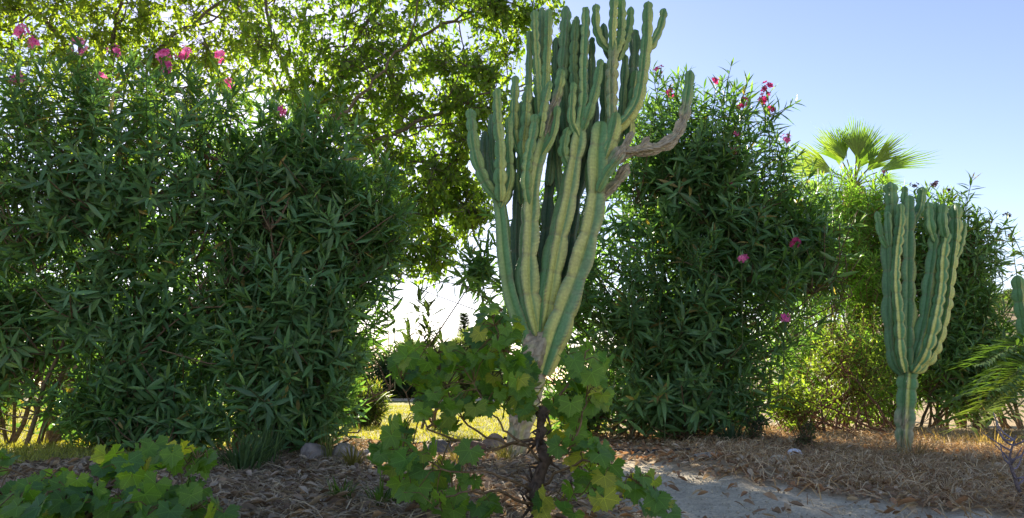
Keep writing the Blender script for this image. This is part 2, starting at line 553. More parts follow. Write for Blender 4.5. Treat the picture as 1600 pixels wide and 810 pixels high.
def stems(acc, roots, targets, shoot_base, col, r0=.016, nseg=9):
    """main stems from the roots to targets, thin twigs from the stems to the shoots"""
    samp = []
    for q, tg in enumerate(targets):
        rt = roots[q % len(roots)] + np.append(RNG.normal(0, .06, 2), -.03)
        mid = (rt + tg) / 2; mid[:2] = rt[:2] * .62 + tg[:2] * .38 + RNG.normal(0, .06, 2)
        pts = catmull([rt, mid, tg], nseg)
        pts[1:-1] += RNG.normal(0, .012, (nseg - 2, 3))
        acc.add(*tube(pts, np.linspace(r0, r0 * .35, nseg) * RNG.uniform(.7, 1.3), 5), col * RNG.uniform(.7, 1.3))
        samp.append(pts)
    samp = np.vstack(samp)
    for sb in shoot_base:
        dd = np.linalg.norm(samp - sb, axis=1) + np.maximum(0, samp[:, 2] - sb[2] + .1) * 3
        s = samp[np.argmin(dd)]
        mid = (s + sb) / 2 + RNG.normal(0, .02, 3) + np.array([0, 0, -.03])
        acc.add(*tube([s, mid, sb], [r0 * .42, r0 * .33, r0 * .25], 4, False), col * RNG.uniform(.7, 1.3))


def flower_cluster(acc, p, n, size, c0, c1):
    for q in range(n):
        d = nrm(RNG.normal(size=3) + np.array([0, -.5, .5]))
        cp = p + d * size * RNG.uniform(.3, 1.0)
        a = nrm(np.cross(d, [.3, .2, .9])); bb = np.cross(d, a)
        mix = RNG.random(); c = c0 * (1 - mix) + c1 * mix
        r = RNG.uniform(.018, .027)
        for k in range(5):
            th = k * 1.2566 + q; e = a * math.cos(th) + bb * math.sin(th); g = -a * math.sin(th) + bb * math.cos(th)
            up = RNG.uniform(.1, .6)
            v = [cp, cp + e * r * .6 + g * r * .42 + d * r * up * .5, cp + e * r * 1.1 + g * r * .1 + d * r * up, cp + e * r * .7 - g * r * .42 + d * r * up * .5]
            acc.add(v, [(0, 1, 2), (0, 2, 3)], c * RNG.uniform(.8, 1.2))


PINK = (np.array([.72, .10, .36]), np.array([.85, .32, .55]))
RED = (np.array([.45, .03, .14]), np.array([.64, .08, .25]))
OLE_C = (np.array([.112, .23, .095]), np.array([.22, .33, .07]))


def oleander(name, label, group, root, ells, cols=OLE_C, length=(.4, .75), whorls=9, leafs=(.12, .19), stemcol=np.array([.17, .12, .075]),
             flowers=(), extra=(), nobj=300, nstem=34, rootspread=.6, upw=.6, outw=.95, r0=.016, cell=14, flowername='flower_cluster'):
    T = thing(name, label, 'shrub', root, group)
    L = Leaves(); tips, dirs = [], []
    for cen, rad, n, pw in ells:
        tp, d = sample_ell(cen, rad, n, pw)
        dr = nrm(nrm(d) * outw + np.array([0, 0, upw]) + RNG.normal(0, .28, (n, 3)))
        loose = (RNG.random(n) < .14)[:, None] * RNG.uniform(.04, .24, (n, 1))        # shoots that outgrow the mass
        tp = tp + nrm(d * np.array([1, .5, 1]) + np.array([0, 0, .6])) * loose
        tips.append(tp); dirs.append(dr)
    for fx in list(flowers) + list(extra):
        tips.append(np.array([fx[0]]) - np.array([0, 0, .06 if len(fx) > 1 else 0])); dirs.append(nrm(np.array([[RNG.normal(0, .12), RNG.normal(0, .1), 1.0]])))
    tips = np.vstack(tips); dirs = np.vstack(dirs)
    ok = tips[:, 2] > .15
    tips, dirs = tips[ok], dirs[ok]
    sb = shoots_leaves(L, tips, dirs, length, whorls, leafs, cols, .25)
    acc = Acc()
    for tp, d, s in zip(tips, dirs, sb):
        acc.add(*tube([s, (s + tp) / 2, tp], [.0045, .004, .0025], 4, False), np.array([.10, .14, .05]))
    allc = np.vstack([e[0] for e in ells])
    tg = sb[RNG.choice(len(sb), min(nstem, len(sb)), False)] + np.array([0, 0, -.1])
    roots = np.array(root) + np.stack([RNG.uniform(-rootspread, rootspread, 12), RNG.uniform(-.22, .22, 12), np.zeros(12)], -1)
    stems(acc, roots, tg, sb, stemcol, r0)
    v, f, c = acc.arrays(); k = v[:, 2] < -.06; v[k, 2] = -.06
    part('stems', v, f, c, M_BARK, T)
    make_leaves(L, T_OLE, M_OLE, T, nobj, .02, cell=cell)
    for fx in flowers:
        fa = Acc(); flower_cluster(fa, fx[0], fx[1], fx[2], *fx[3])
        acc_part(flowername, fa, M_PETAL, T, smooth=False, kind='stuff')
    return T


# left hedge: two oleanders
YL = 5.5
E = lambda x0, y0, x1, y1, Y, ry, n, pw=2.6: (*box_ell(x0, y0, x1, y1, Y, ry), n, pw)
fl = [(33, 52, 16), (52, 68, 10), (124, 73, 14), (180, 80, 8), (258, 90, 16), (262, 108, 12), (290, 83, 10), (345, 90, 9), (357, 132, 6), (25, 122, 10), (160, 122, 7)]
fls = [(P(x, y, 5.3 + RNG.uniform(-.1, .15)), int(n * 1.3), .024 + .0028 * n, PINK) for x, y, n in fl]
oleander('oleander', 'tall wide oleander hedge with a row of pink flower heads along its top', 'oleander shrubs', G(190, 5.6),
         [E(-190, 105, 490, 430, YL, .62, 450, 3.8), E(-130, 330, 450, 570, YL + .05, .5, 215, 3.4), E(40, 480, 420, 680, YL, .45, 135, 3.0), E(320, 170, 480, 570, 5.55, .35, 85, 2.6), E(-190, 330, 60, 620, YL + .35, .4, 60), E(-170, 400, 130, 640, YL + .1, .4, 120), E(90, 590, 380, 700, YL - .1, .35, 90, 2.8)],
         flowers=fls, nstem=44, rootspread=.95, extra=[(P(x, y, 5.4),) for x, y in ((70, 90), (95, 105), (210, 95), (310, 120), (385, 130), (420, 150), (10, 140), (150, 110), (235, 120))])
fls = [(P(440, 175, 5.15), 9, .04, PINK)]
oleander('oleander', 'rounded dark oleander beside the rocks with one lone pink flower head', 'oleander shrubs', G(445, 5.45),
         [E(330, 150, 580, 430, 5.45, .5, 220, 3.0), E(420, 240, 655, 460, 5.5, .45, 160, 2.6), E(310, 380, 610, 610, 5.4, .5, 225, 3.0), E(340, 540, 570, 690, 5.35, .4, 140, 2.8)],
         flowers=fls, nstem=30, rootspread=.38, extra=[(P(x, y, 5.4),) for x, y in ((590, 440), (605, 480), (615, 455), (575, 470), (480, 160), (530, 200))])

# right oleander behind and beside the big cactus
fl = [(1117, 130, 8, RED), (1160, 162, 8, RED), (1200, 138, 12, RED), (1192, 156, 10, RED), (1150, 212, 6, PINK), (1145, 238, 9, PINK), (1048, 146, 8, RED), (1030, 112, 6, RED),
      (1158, 403, 8, PINK), (1225, 500, 9, PINK), (1228, 217, 5, PINK), (1240, 380, 6, RED), (1140, 290, 5, RED), (1204, 172, 6, RED)]
fls = [(P(x, y, 6.3 if y < 300 else 5.9), int(n * 1.2), .03 + .003 * n, k) for x, y, n, k in fl]
oleander('oleander', 'big dark oleander behind the tall cactus with red flower heads on top', 'oleander shrubs', G(1060, 6.9),
         [E(920, 125, 1215, 420, 6.75, .7, 290, 2.5), E(890, 330, 1265, 640, 6.6, .65, 320, 2.8), E(1050, 220, 1295, 480, 6.7, .5, 130, 2.2), E(770, 240, 960, 580, 7.2, .45, 170, 2.6), E(840, 540, 980, 670, 7.2, .35, 70, 2.6), E(930, 540, 1220, 672, 6.5, .5, 120, 3), E(715, 372, 790, 440, 7.1, .2, 14, 2), E(1170, 285, 1310, 440, 6.9, .4, 120, 2.4)],
         flowers=fls, nstem=46, rootspread=.75, leafs=(.13, .21), length=(.45, .8),
         extra=[(P(x, y, 6.6),) for x, y in ((1195, 180), (1210, 210), (1130, 165), (1080, 150), (1040, 130), (1170, 190), (1290, 330), (1225, 240), (1060, 120), (1100, 140), (1285, 350), (1300, 370), (1295, 410), (1020, 110), (765, 480), (780, 500))])

# ------------------------------------------------------------------ cactus
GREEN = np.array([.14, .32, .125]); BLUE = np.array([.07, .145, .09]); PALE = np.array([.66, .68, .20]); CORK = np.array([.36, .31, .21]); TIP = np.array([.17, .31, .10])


def arm_mesh(pts, w0, w1, ribs=4, phase=0.0, seg=.17, scallop=.2, cork=None, pale=1.0, tip=True, dark=0.0, step=.011, valley=.44, rootcap=False, youngtip=True):
    """ribbed, jointed succulent branch: pts world polyline, w0/w1 full widths in metres"""
    dense = catmull(pts, max(24, 8 * len(pts)))
    s = np.concatenate([[0], np.cumsum(np.linalg.norm(np.diff(dense, axis=0), axis=1))]); Ltot = s[-1]
    n = max(12, int(Ltot / step)); sv = np.linspace(0, Ltot, n)
    cen = np.stack([np.interp(sv, s, dense[:, k]) for k in range(3)], -1)
    tan = nrm(np.gradient(cen, axis=0))
    ref = np.array([0, -1.0, 0]); frames = []
    x = nrm(ref - tan[0] * (ref @ tan[0]))
    for i in range(n):
        x = nrm(x - tan[i] * (x @ tan[i])); frames.append(x)
    A = np.array(frames); B = np.cross(tan, A)
    per = 8; m = ribs * per
    th = np.arange(m) / m * 2 * math.pi
    u = (np.arange(m) % per) / per; dist = np.minimum(u, 1 - u) * 2          # 0 at ridge, 1 at valley
    # joints
    seg = seg * (.72 if w0 < .1 else .9)
    joints = [0.0]
    while joints[-1] < Ltot: joints.append(joints[-1] + seg * RNG.uniform(.7, 1.4))
    joints = np.array(joints); idx = np.clip(np.searchsorted(joints, sv, side='right') - 1, 0, len(joints) - 2)
    tj = (sv - joints[idx]) / (joints[idx + 1] - joints[idx])
    scallop = scallop * 1.6
    prof = 1 - scallop + scallop * np.sin(math.pi * np.clip(tj, .0, 1)) ** .75 + 0.05 * RNG.normal(size=len(joints))[idx] * np.sin(math.pi * tj)
    rad = np.interp(sv / Ltot, [0, 1], [w0 / 2, w1 / 2])
    if tip:
        e = np.clip((Ltot - sv) / (rad * 1.35), 0, 1); cap = np.sqrt(np.clip(1 - (1 - e) ** 2.1, 0, 1)); cap = np.maximum(cap, .05)
    else: cap = np.ones(n)
    e0 = np.clip(sv / (rad * 2.6), 0, 1); cap0 = .56 + .44 * e0 ** .7
    teeth = .035 * np.maximum(0, np.sin(sv * 2 * math.pi / .026 + RNG.uniform(0, 6))) ** 2
    rib_wob = np.stack([1 + .11 * np.sin(sv * RNG.uniform(9, 22) + RNG.uniform(0, 6)) for _ in range(ribs)], 1)
    rib_wob = np.repeat(rib_wob, per, 1)
    ridge = (1 - dist) ** 1.12
    rr = rad[:, None] * cap[:, None] * cap0[:, None] * (valley * (.97 + .03 * prof[:, None]) + (1 - valley) * ridge[None] * prof[:, None] ** 1.5 * rib_wob * (1 + .0) + teeth[:, None] * (dist[None] < .01) + (prof[:, None] - 1) * .45 * valley)
    ang = th[None] + phase + .25 * np.sin(sv * 2.1 + RNG.uniform(0, 6))[:, None]
    v = cen[:, None] + rr[..., None] * (A[:, None] * np.cos(ang)[..., None] + B[:, None] * np.sin(ang)[..., None])
    # side normals for the paler side (the sides that look right / towards the track)
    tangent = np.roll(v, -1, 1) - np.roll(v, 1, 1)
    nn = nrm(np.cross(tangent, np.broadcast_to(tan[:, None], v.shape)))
    pale_mask = np.clip((nn[..., 0] * .85 + nn[..., 1] * -.30 - .12) * 3.2, 0, 1) * pale
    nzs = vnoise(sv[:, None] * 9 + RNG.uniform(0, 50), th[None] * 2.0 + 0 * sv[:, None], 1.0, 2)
    pale_mask = np.clip(pale_mask * (.7 + .7 * nzs), 0, 1)[..., None]
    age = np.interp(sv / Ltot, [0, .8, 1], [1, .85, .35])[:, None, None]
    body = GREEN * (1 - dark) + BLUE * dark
    c = body * (1 - pale_mask * age) + PALE * pale_mask * age
    c = c * (.90 + .16 * np.sin(sv * 2 * math.pi / .026)[:, None, None] * (1 - dist)[None, :, None] * .6 + .1 * (vnoise(sv[:, None] * 14, th[None] * 3, 1.0, 8)[..., None] - .5))
    # corky ridge margin
    rm = np.clip(1 - dist * 4.2, 0, 1)[None, :, None] * (.35 + .6 * vnoise(sv[:, None] * 30, th[None] * 3, 1.0, 5)[..., None])
    rm = rm * (.55 + .45 * np.sin(sv * 2 * math.pi / .026))[:, None, None]
    c = c * (1 - rm) + np.array([.15, .11, .08]) * rm
    # brown scars at joints
    js = np.clip(1 - np.minimum(tj, 1 - tj) * 14, 0, 1)[:, None, None] * vnoise(sv[:, None] * 40, th[None] * 3, 1.0, 15)[..., None]
    c = c * (1 - .7 * js) + np.array([.20, .16, .10]) * .7 * js
    if youngtip and tip:
        yt = np.clip(1 - (Ltot - sv) / .12, 0, 1)[:, None, None] * (1 - dark)
        c = c * (1 - yt * .7) + TIP * yt * .7
    if cork is not None:
        a0, a1, st = cork; tt = sv / Ltot
        km = np.clip((tt - a0) * 5 + .5, 0, 1) * np.clip((a1 - tt) * 5 + .5, 0, 1)
        km = np.clip(km[:, None] * (.35 + 1.5 * vnoise(sv[:, None] * 26, th[None] * 2.6, 1.0, 21)) * st, 0, 1)[..., None]
        cn = vnoise(sv[:, None] * 60, th[None] * 6, 1.0, 33)[..., None]
        c = c * (1 - km) + (CORK * (.45 + 1.0 * cn)) * km
        v = v + nrm(v - cen[:, None]) * (km * (cn - .5) * .012)
    i = np.arange(n - 1)[:, None] * m; j = np.arange(m)[None]; k = (j + 1) % m
    q = np.stack([i + j, i + k, i + m + k, i + m + j], -1).reshape(-1, 4)
    f = np.vstack([q[:, [0, 1, 2]], q[:, [0, 2, 3]]])
    v = v.reshape(-1, 3); c = c.reshape(-1, 3)
    v = np.vstack([v, cen[-1] + tan[-1] * .002, cen[0]]); c = np.vstack([c, c[-1], c[0]])
    jj = np.arange(m); kk = (jj + 1) % m
    f = np.vstack([f, np.stack([(n - 1) * m + jj, (n - 1) * m + kk, np.full(m, n * m)], -1), np.stack([kk, jj, np.full(m, n * m + 1)], -1)])
    return v, f, np.clip(c, 0, 1)


def build_cactus(T, Y0, spec):
    """spec rows: (kind, parent index or None, [(px, py, dY)...], width px base, width px tip, options)"""
    objs = []
    for kind, par, pl, w0, w1, op in spec:
        pts = [P(x, y, Y0 + d) for x, y, d in pl]
        sc = Y0 / FPX
        ph = op.pop('phase', RNG.uniform(-.35, .35))
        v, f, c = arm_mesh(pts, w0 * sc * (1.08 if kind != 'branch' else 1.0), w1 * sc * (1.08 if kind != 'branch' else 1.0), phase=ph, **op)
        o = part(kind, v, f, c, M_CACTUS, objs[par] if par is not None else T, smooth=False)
        objs.append(o)
    return objs


YC = 4.9
BC = dict
spec = [
    ('trunk', None, [(808, 718, 0), (811, 680, 0), (820, 630, 0), (834, 575, 0), (842, 540, 0), (848, 505, .03)], 36, 54, BC(seg=.3, scallop=.12, cork=(-.2, 1.05, .9), tip=True, ribs=5, valley=.66, youngtip=False)),
    # A: left column and its branches (index 1..)
    ('arm', None, [(826, 545, 0), (812, 505, .0), (797, 460, 0), (788, 400, .0), (784, 340, 0), (778, 300, .02)], 30, 25, BC(seg=.5, scallop=.08, pale=.35, phase=.5)),
    ('branch', 1, [(776, 310, -.02), (757, 282, -.03), (744, 245, -.02), (738, 205, 0), (735, 170, .02)], 22, 20, BC(seg=.15, scallop=.2, pale=.45)),
    ('branch', 1, [(782, 315, -.05), (781, 275, -.07), (782, 240, -.06), (778, 195, -.04), (776, 138, 0)], 23, 17, BC(seg=.14, scallop=.22, pale=.8)),
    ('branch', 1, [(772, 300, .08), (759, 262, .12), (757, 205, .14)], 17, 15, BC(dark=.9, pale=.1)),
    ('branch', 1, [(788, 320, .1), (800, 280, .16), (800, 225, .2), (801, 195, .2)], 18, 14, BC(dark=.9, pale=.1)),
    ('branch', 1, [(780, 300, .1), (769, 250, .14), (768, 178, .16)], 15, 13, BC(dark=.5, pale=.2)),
    # B
    ('arm', None, [(838, 525, -.02), (829, 490, -.03), (823, 440, -.03), (826, 380, -.02), (830, 320, -.02), (836, 270, -.02), (846, 230, 0), (853, 205, 0)], 43, 27, BC(seg=.24, scallop=.13, pale=1.3, phase=-.4, cork=(.15, .85, .14))),
    ('branch', 7, [(851, 222, 0), (859, 190, 0), (868, 160, 0), (874, 135, -.01), (878, 108, -.01)], 20, 18, BC(cork=(-.1, .65, .9), seg=.13)),
    ('branch', 7, [(826, 320, -.06), (822, 285, -.09), (826, 245, -.1), (834, 205, -.09), (837, 178, -.08)], 22, 18, BC(seg=.12, scallop=.2, pale=.4)),
    ('branch', 7, [(822, 262, .02), (817, 230, .0), (821, 190, 0), (825, 133, .02)], 19, 17, BC(seg=.12, scallop=.24)),
    ('branch', 7, [(818, 246, .06), (806, 222, .04), (803, 185, .04), (806, 118, .05)], 18, 15, BC(seg=.12, scallop=.22)),
    ('branch', 7, [(838, 250, .05), (842, 195, .08), (841, 140, .1), (837, 75, .12), (835, 16, .14)], 20, 15, BC(seg=.14, scallop=.2, pale=.7)),
    ('branch', 7, [(845, 225, .12), (848, 160, .16), (847, 90, .2), (847, 11, .22)], 18, 14, BC(dark=.5, pale=.3)),
    ('branch', 7, [(848, 215, .05), (852, 150, .08), (855, 85, .1), (858, 14, .12)], 18, 15, BC(seg=.13, pale=.9)),
    ('branch', 7, [(843, 215, -.05), (848, 180, -.07), (853, 155, -.07), (860, 126, -.06)], 16, 13, BC(seg=.11, pale=.6)),
    ('branch', 7, [(828, 215, .1), (826, 150, .12), (827, 90, .14), (828, 48, .14)], 15, 12, BC(dark=.35, pale=.4)),
    # C
    ('arm', None, [(846, 522, -.02), (851, 486, -.03), (860, 430, -.04), (872, 370, -.04), (885, 315, -.04), (894, 265, -.03), (901, 225, -.02), (908, 182, 0)], 43, 28, BC(seg=.24, scallop=.13, pale=1.3, phase=-.35, cork=(.3, .9, .12))),
    ('branch', 17, [(906, 195, -.02), (912, 155, -.02), (912, 110, -.01), (914, 60, 0), (916, 11, .02)], 21, 17, BC(seg=.15, scallop=.15, pale=.5)),
    ('branch', 17, [(910, 205, -.03), (921, 175, -.05), (931, 140, -.05), (939, 92, -.04)], 18, 15, BC(seg=.14, pale=.35)),
    ('branch', 17, [(893, 245, .1), (884, 190, .12), (879, 120, .1), (882, 65, .1), (885, 9, .1)], 23, 20, BC(seg=.15, pale=.2, dark=.4)),
    ('branch', 17, [(905, 180, .06), (896, 110, .06), (898, 60, .06), (901, 25, .06)], 18, 15, BC(seg=.12, pale=.35, dark=.2)),
    ('branch', 17, [(905, 200, .12), (905, 130, .14), (907, 70, .14), (908, 38, .14)], 16, 13, BC(dark=.7, pale=.2)),
    ('branch', 17, [(890, 262, -.04), (881, 240, -.05), (884, 215, -.05), (890, 198, -.04)], 22, 15, BC(seg=.1, pale=.4)),
    # D
    ('arm', None, [(850, 585, -.02), (862, 548, -.04), (876, 505, -.05), (893, 455, -.05), (910, 400, -.05), (924, 345, -.05), (931, 290, -.05), (933, 240, -.04), (940, 190, -.02)], 51, 36, BC(seg=.27, scallop=.11, pale=1.0, cork=(.2, .75, .16), phase=.6)),
    ('branch', 24, [(940, 262, -.06), (952, 232, -.08), (960, 200, -.08), (963, 175, -.07)], 28, 24, BC(seg=.17, pale=1.3)),
    ('branch', 24, [(956, 205, -.04), (956, 150, -.04), (957, 105, -.04), (960, 64, -.04)], 23, 20, BC(seg=.13, pale=1.1, cork=(.1, .9, .35))),
    ('branch', 24, [(958, 85, -.04), (957, 50, -.05), (959, 15, -.05), (960, -8, -.05)], 16, 16, BC(seg=.11)),
    ('branch', 24, [(963, 85, -.03), (970, 60, -.03), (971, 30, -.02), (971, -4, -.02)], 17, 16, BC(seg=.11, pale=.6)),
    ('branch', 24, [(966, 95, 0), (976, 70, .02), (984, 40, .03), (986, 10, .03)], 15, 14, BC(seg=.11, pale=.4)),
    ('branch', 24, [(955, 82, 0), (941, 68, 0), (932, 42, 0), (931, 6, .02)], 16, 15, BC(seg=.11, pale=.8)),
    ('branch', 24, [(953, 95, .08), (946, 70, .1), (943, 36, .1)], 15, 13, BC(dark=.6, pale=.2)),
    ('branch', 24, [(948, 225, -.02), (964, 200, -.04), (980, 185, -.05), (996, 160, -.05), (1004, 122, -.05), (1009, 75, -.05), (1012, 35, -.04), (1013, 2, -.03)], 23, 18, BC(seg=.14, pale=.9, scallop=.14)),
    ('branch', 24, [(1008, 85, -.03), (1021, 66, -.02), (1032, 42, 0), (1038, 13, 0)], 17, 16, BC(seg=.11, pale=.5)),
    ('branch', 24, [(958, 235, .08), (975, 190, .12), (986, 145, .12), (991, 90, .12), (992, 46, .12)], 23, 20, BC(dark=.7, pale=.15)),
    ('branch', 24, [(962, 240, .03), (983, 215, .05), (986, 170, .06), (994, 110, .08)], 17, 15, BC(pale=1.1)),
    ('branch', 24, [(934, 285, -.06), (952, 258, -.09), (972, 240, -.12), (1000, 236, -.14), (1030, 230, -.14), (1054, 214, -.12), (1068, 186, -.1), (1075, 148, -.08), (1079, 110, -.06)], 25, 18, BC(cork=(.16, .72, 1.3), seg=.16, scallop=.22, pale=.5)),
    ('branch', 24, [(930, 320, -.02), (948, 300, -.04), (966, 282, -.06), (982, 256, -.08)], 20, 17, BC(cork=(.1, 1.1, 1.1), pale=.5, youngtip=False)),
    ('branch', 24, [(934, 300, -.1), (950, 268, -.14), (966, 248, -.16), (980, 222, -.16), (988, 205, -.15)], 20, 11, BC(cork=(.55, 1.1, 1.4), pale=.2, youngtip=False)),
    ('branch', 24, [(1000, 236, -.14), (1008, 222, -.15), (1014, 214, -.15)], 15, 9, BC(cork=(-.2, 1.2, 1.5), youngtip=False)),
    # dark ones at the back
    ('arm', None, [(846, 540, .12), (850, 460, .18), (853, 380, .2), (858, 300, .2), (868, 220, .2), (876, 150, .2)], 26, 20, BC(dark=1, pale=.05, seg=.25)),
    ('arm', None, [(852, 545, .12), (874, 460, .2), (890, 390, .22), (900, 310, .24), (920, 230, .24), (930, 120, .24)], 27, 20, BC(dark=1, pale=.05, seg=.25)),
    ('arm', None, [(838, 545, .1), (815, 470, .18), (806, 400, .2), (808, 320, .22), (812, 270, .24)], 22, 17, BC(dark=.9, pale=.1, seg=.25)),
    # more arms crowding the back and the middle
    ('branch', 7, [(814, 320, .14), (812, 260, .16), (814, 210, .16), (815, 158, .16)], 16, 14, BC(dark=.4, pale=.4)),
    ('branch', 7, [(834, 310, .14), (831, 240, .16), (831, 190, .16), (832, 150, .16)], 16, 14, BC(dark=.5, pale=.3)),
    ('branch', 7, [(858, 290, .12), (865, 210, .14), (868, 130, .15), (870, 58, .15)], 18, 15, BC(dark=.6, pale=.2)),
    ('branch', 17, [(896, 240, .14), (891, 160, .16), (891, 90, .16), (893, 38, .16)], 17, 14, BC(dark=.5, pale=.2)),
    ('branch', 17, [(905, 250, .12), (921, 190, .13), (924, 120, .13), (925, 58, .13)], 17, 14, BC(dark=.6, pale=.2)),
    ('branch', 24, [(938, 250, .08), (945, 190, .1), (944, 140, .1), (945, 98, .1)], 18, 15, BC(dark=.3, pale=.4)),
    ('branch', 24, [(955, 240, .08), (970, 190, .08), (975, 130, .08), (977, 85, .08)], 17, 14, BC(dark=.4, pale=.4)),
    ('branch', 1, [(782, 325, -.02), (796, 285, -.04), (796, 235, -.04), (795, 182, -.03)], 17, 14, BC(pale=.7)),
    ('branch', 17, [(880, 330, .1), (872, 270, .12), (868, 215, .12), (866, 172, .12)], 18, 14, BC(dark=.5, pale=.3)),
    ('branch', 7, [(846, 245, -.03), (862, 218, -.05), (868, 195, -.05), (871, 165, -.05)], 15, 13, BC(pale=.6)),
    ('branch', 17, [(904, 215, -.04), (893, 190, -.06), (894, 160, -.06), (897, 128, -.06)], 16, 13, BC(pale=.7)),
]
T = thing('candelabra_cactus', 'tall many-armed candelabra cactus with one grey scarred arm bending out to the side', 'cactus', G(808, YC), 'candelabra cacti')
build_cactus(T, YC, spec)

YS = 5.15
spec = [
    ('trunk', None, [(1412, 716, 0), (1414, 670, 0), (1416, 620, 0), (1420, 572, 0)], 27, 30, BC(seg=.11, scallop=.14, pale=.9, cork=(-.2, .5, .6), ribs=5, youngtip=False)),
    ('arm', None, [(1410, 585, 0), (1397, 560, 0), (1392, 510, 0), (1390, 450, 0), (1388, 400, 0), (1388, 368, 0)], 24, 22, BC(seg=.2, dark=.35, pale=.3)),
    ('branch', 1, [(1386, 388, -.02), (1376, 365, -.03), (1370, 330, -.02)], 13, 12, BC(seg=.1, pale=.2)),
    ('branch', 1, [(1390, 385, -.04), (1388, 360, -.05), (1387, 330, -.04)], 15, 14, BC(seg=.1, dark=.3, pale=.3)),
    ('branch', 1, [(1390, 390, .05), (1393, 340, .06), (1391, 284, .06)], 22, 22, BC(seg=.12, pale=.3)),
    ('arm', None, [(1414, 582, -.04), (1407, 550, -.06), (1404, 497, -.06), (1399, 440, -.06), (1401, 392, -.05), (1406, 350, -.04), (1407, 318, -.04)], 18, 14, BC(seg=.12, pale=1.5, phase=-.6)),
    ('arm', None, [(1418, 580, -.02), (1419, 530, -.04), (1420, 450, -.04), (1420, 380, -.03), (1421, 305, -.02)], 26, 24, BC(seg=.18, dark=.3, pale=.5)),
    ('branch', 6, [(1420, 345, .04), (1414, 318, .05), (1414, 291, .05)], 14, 13, BC(seg=.1, pale=.3)),
    ('branch', 6, [(1424, 350, .05), (1437, 325, .06), (1441, 292, .06)], 16, 15, BC(seg=.1, pale=.4)),
    ('arm', None, [(1424, 582, -.03), (1436, 545, -.06), (1446, 497, -.06), (1453, 440, -.05), (1459, 395, -.04), (1462, 365, -.04)], 25, 20, BC(seg=.15, dark=.25, pale=.6)),
    ('branch', 9, [(1461, 378, -.06), (1453, 352, -.08), (1451, 316, -.07)], 18, 17, BC(seg=.1, pale=.3)),
    ('branch', 9, [(1462, 376, -.03), (1464, 345, -.03), (1463, 316, -.03)], 15, 14, BC(seg=.1, pale=.3)),
    ('arm', None, [(1426, 582, -.06), (1446, 550, -.1), (1461, 497, -.11), (1470, 446, -.1), (1473, 400, -.1), (1480, 362, -.08)], 20, 16, BC(seg=.12, pale=2.0, phase=-.5, scallop=.24)),
    ('branch', 12, [(1478, 372, -.1), (1473, 345, -.12), (1475, 318, -.12)], 17, 17, BC(seg=.1, pale=.3)),
    ('arm', None, [(1428, 582, -.02), (1456, 552, -.04), (1474, 500, -.04), (1482, 446, -.04), (1488, 406, -.04), (1493, 365, -.03), (1493, 318, -.02)], 21, 18, BC(seg=.12, pale=1.5, phase=-.4, scallop=.24)),
    ('branch', 14, [(1488, 412, -.03), (1500, 385, -.03), (1508, 346, -.02)], 14, 11, BC(seg=.1, pale=.5)),
    ('arm', None, [(1424, 580, .08), (1452, 520, .12), (1478, 430, .14), (1482, 330, .14)], 20, 18, BC(dark=.7, pale=.2)),
]
T = thing('candelabra_cactus', 'small candelabra cactus on a single bare trunk standing in the dry litter', 'cactus', G(1413, YS), 'candelabra cacti')
build_cactus(T, YS, spec)

spec = [
    ('arm', None, [(1618, 660, 0), (1612, 600, 0), (1606, 540, 0), (1597, 490, 0), (1590, 430, 0)], 26, 20, BC(seg=.16, pale=.9)),
    ('arm', None, [(1622, 660, .05), (1626, 590, .05), (1618, 520, .05), (1612, 450, .05), (1610, 410, .05)], 26, 20, BC(seg=.16, pale=.9)),
    ('arm', None, [(1630, 660, .0), (1645, 600, .05), (1650, 500, .05), (1652, 400, .05)], 26, 20, BC(seg=.16, pale=.9)),
]
T = thing('candelabra_cactus', 'cactus arms rising behind the feathery palm fronds', 'cactus', G(1622, 6.8), 'candelabra cacti')
build_cactus(T, 6.8, spec)

# ------------------------------------------------------------------ broad-leaved trees behind the hedge
TREE_C = (np.array([.12, .205, .042]), np.array([.23, .29, .05]))


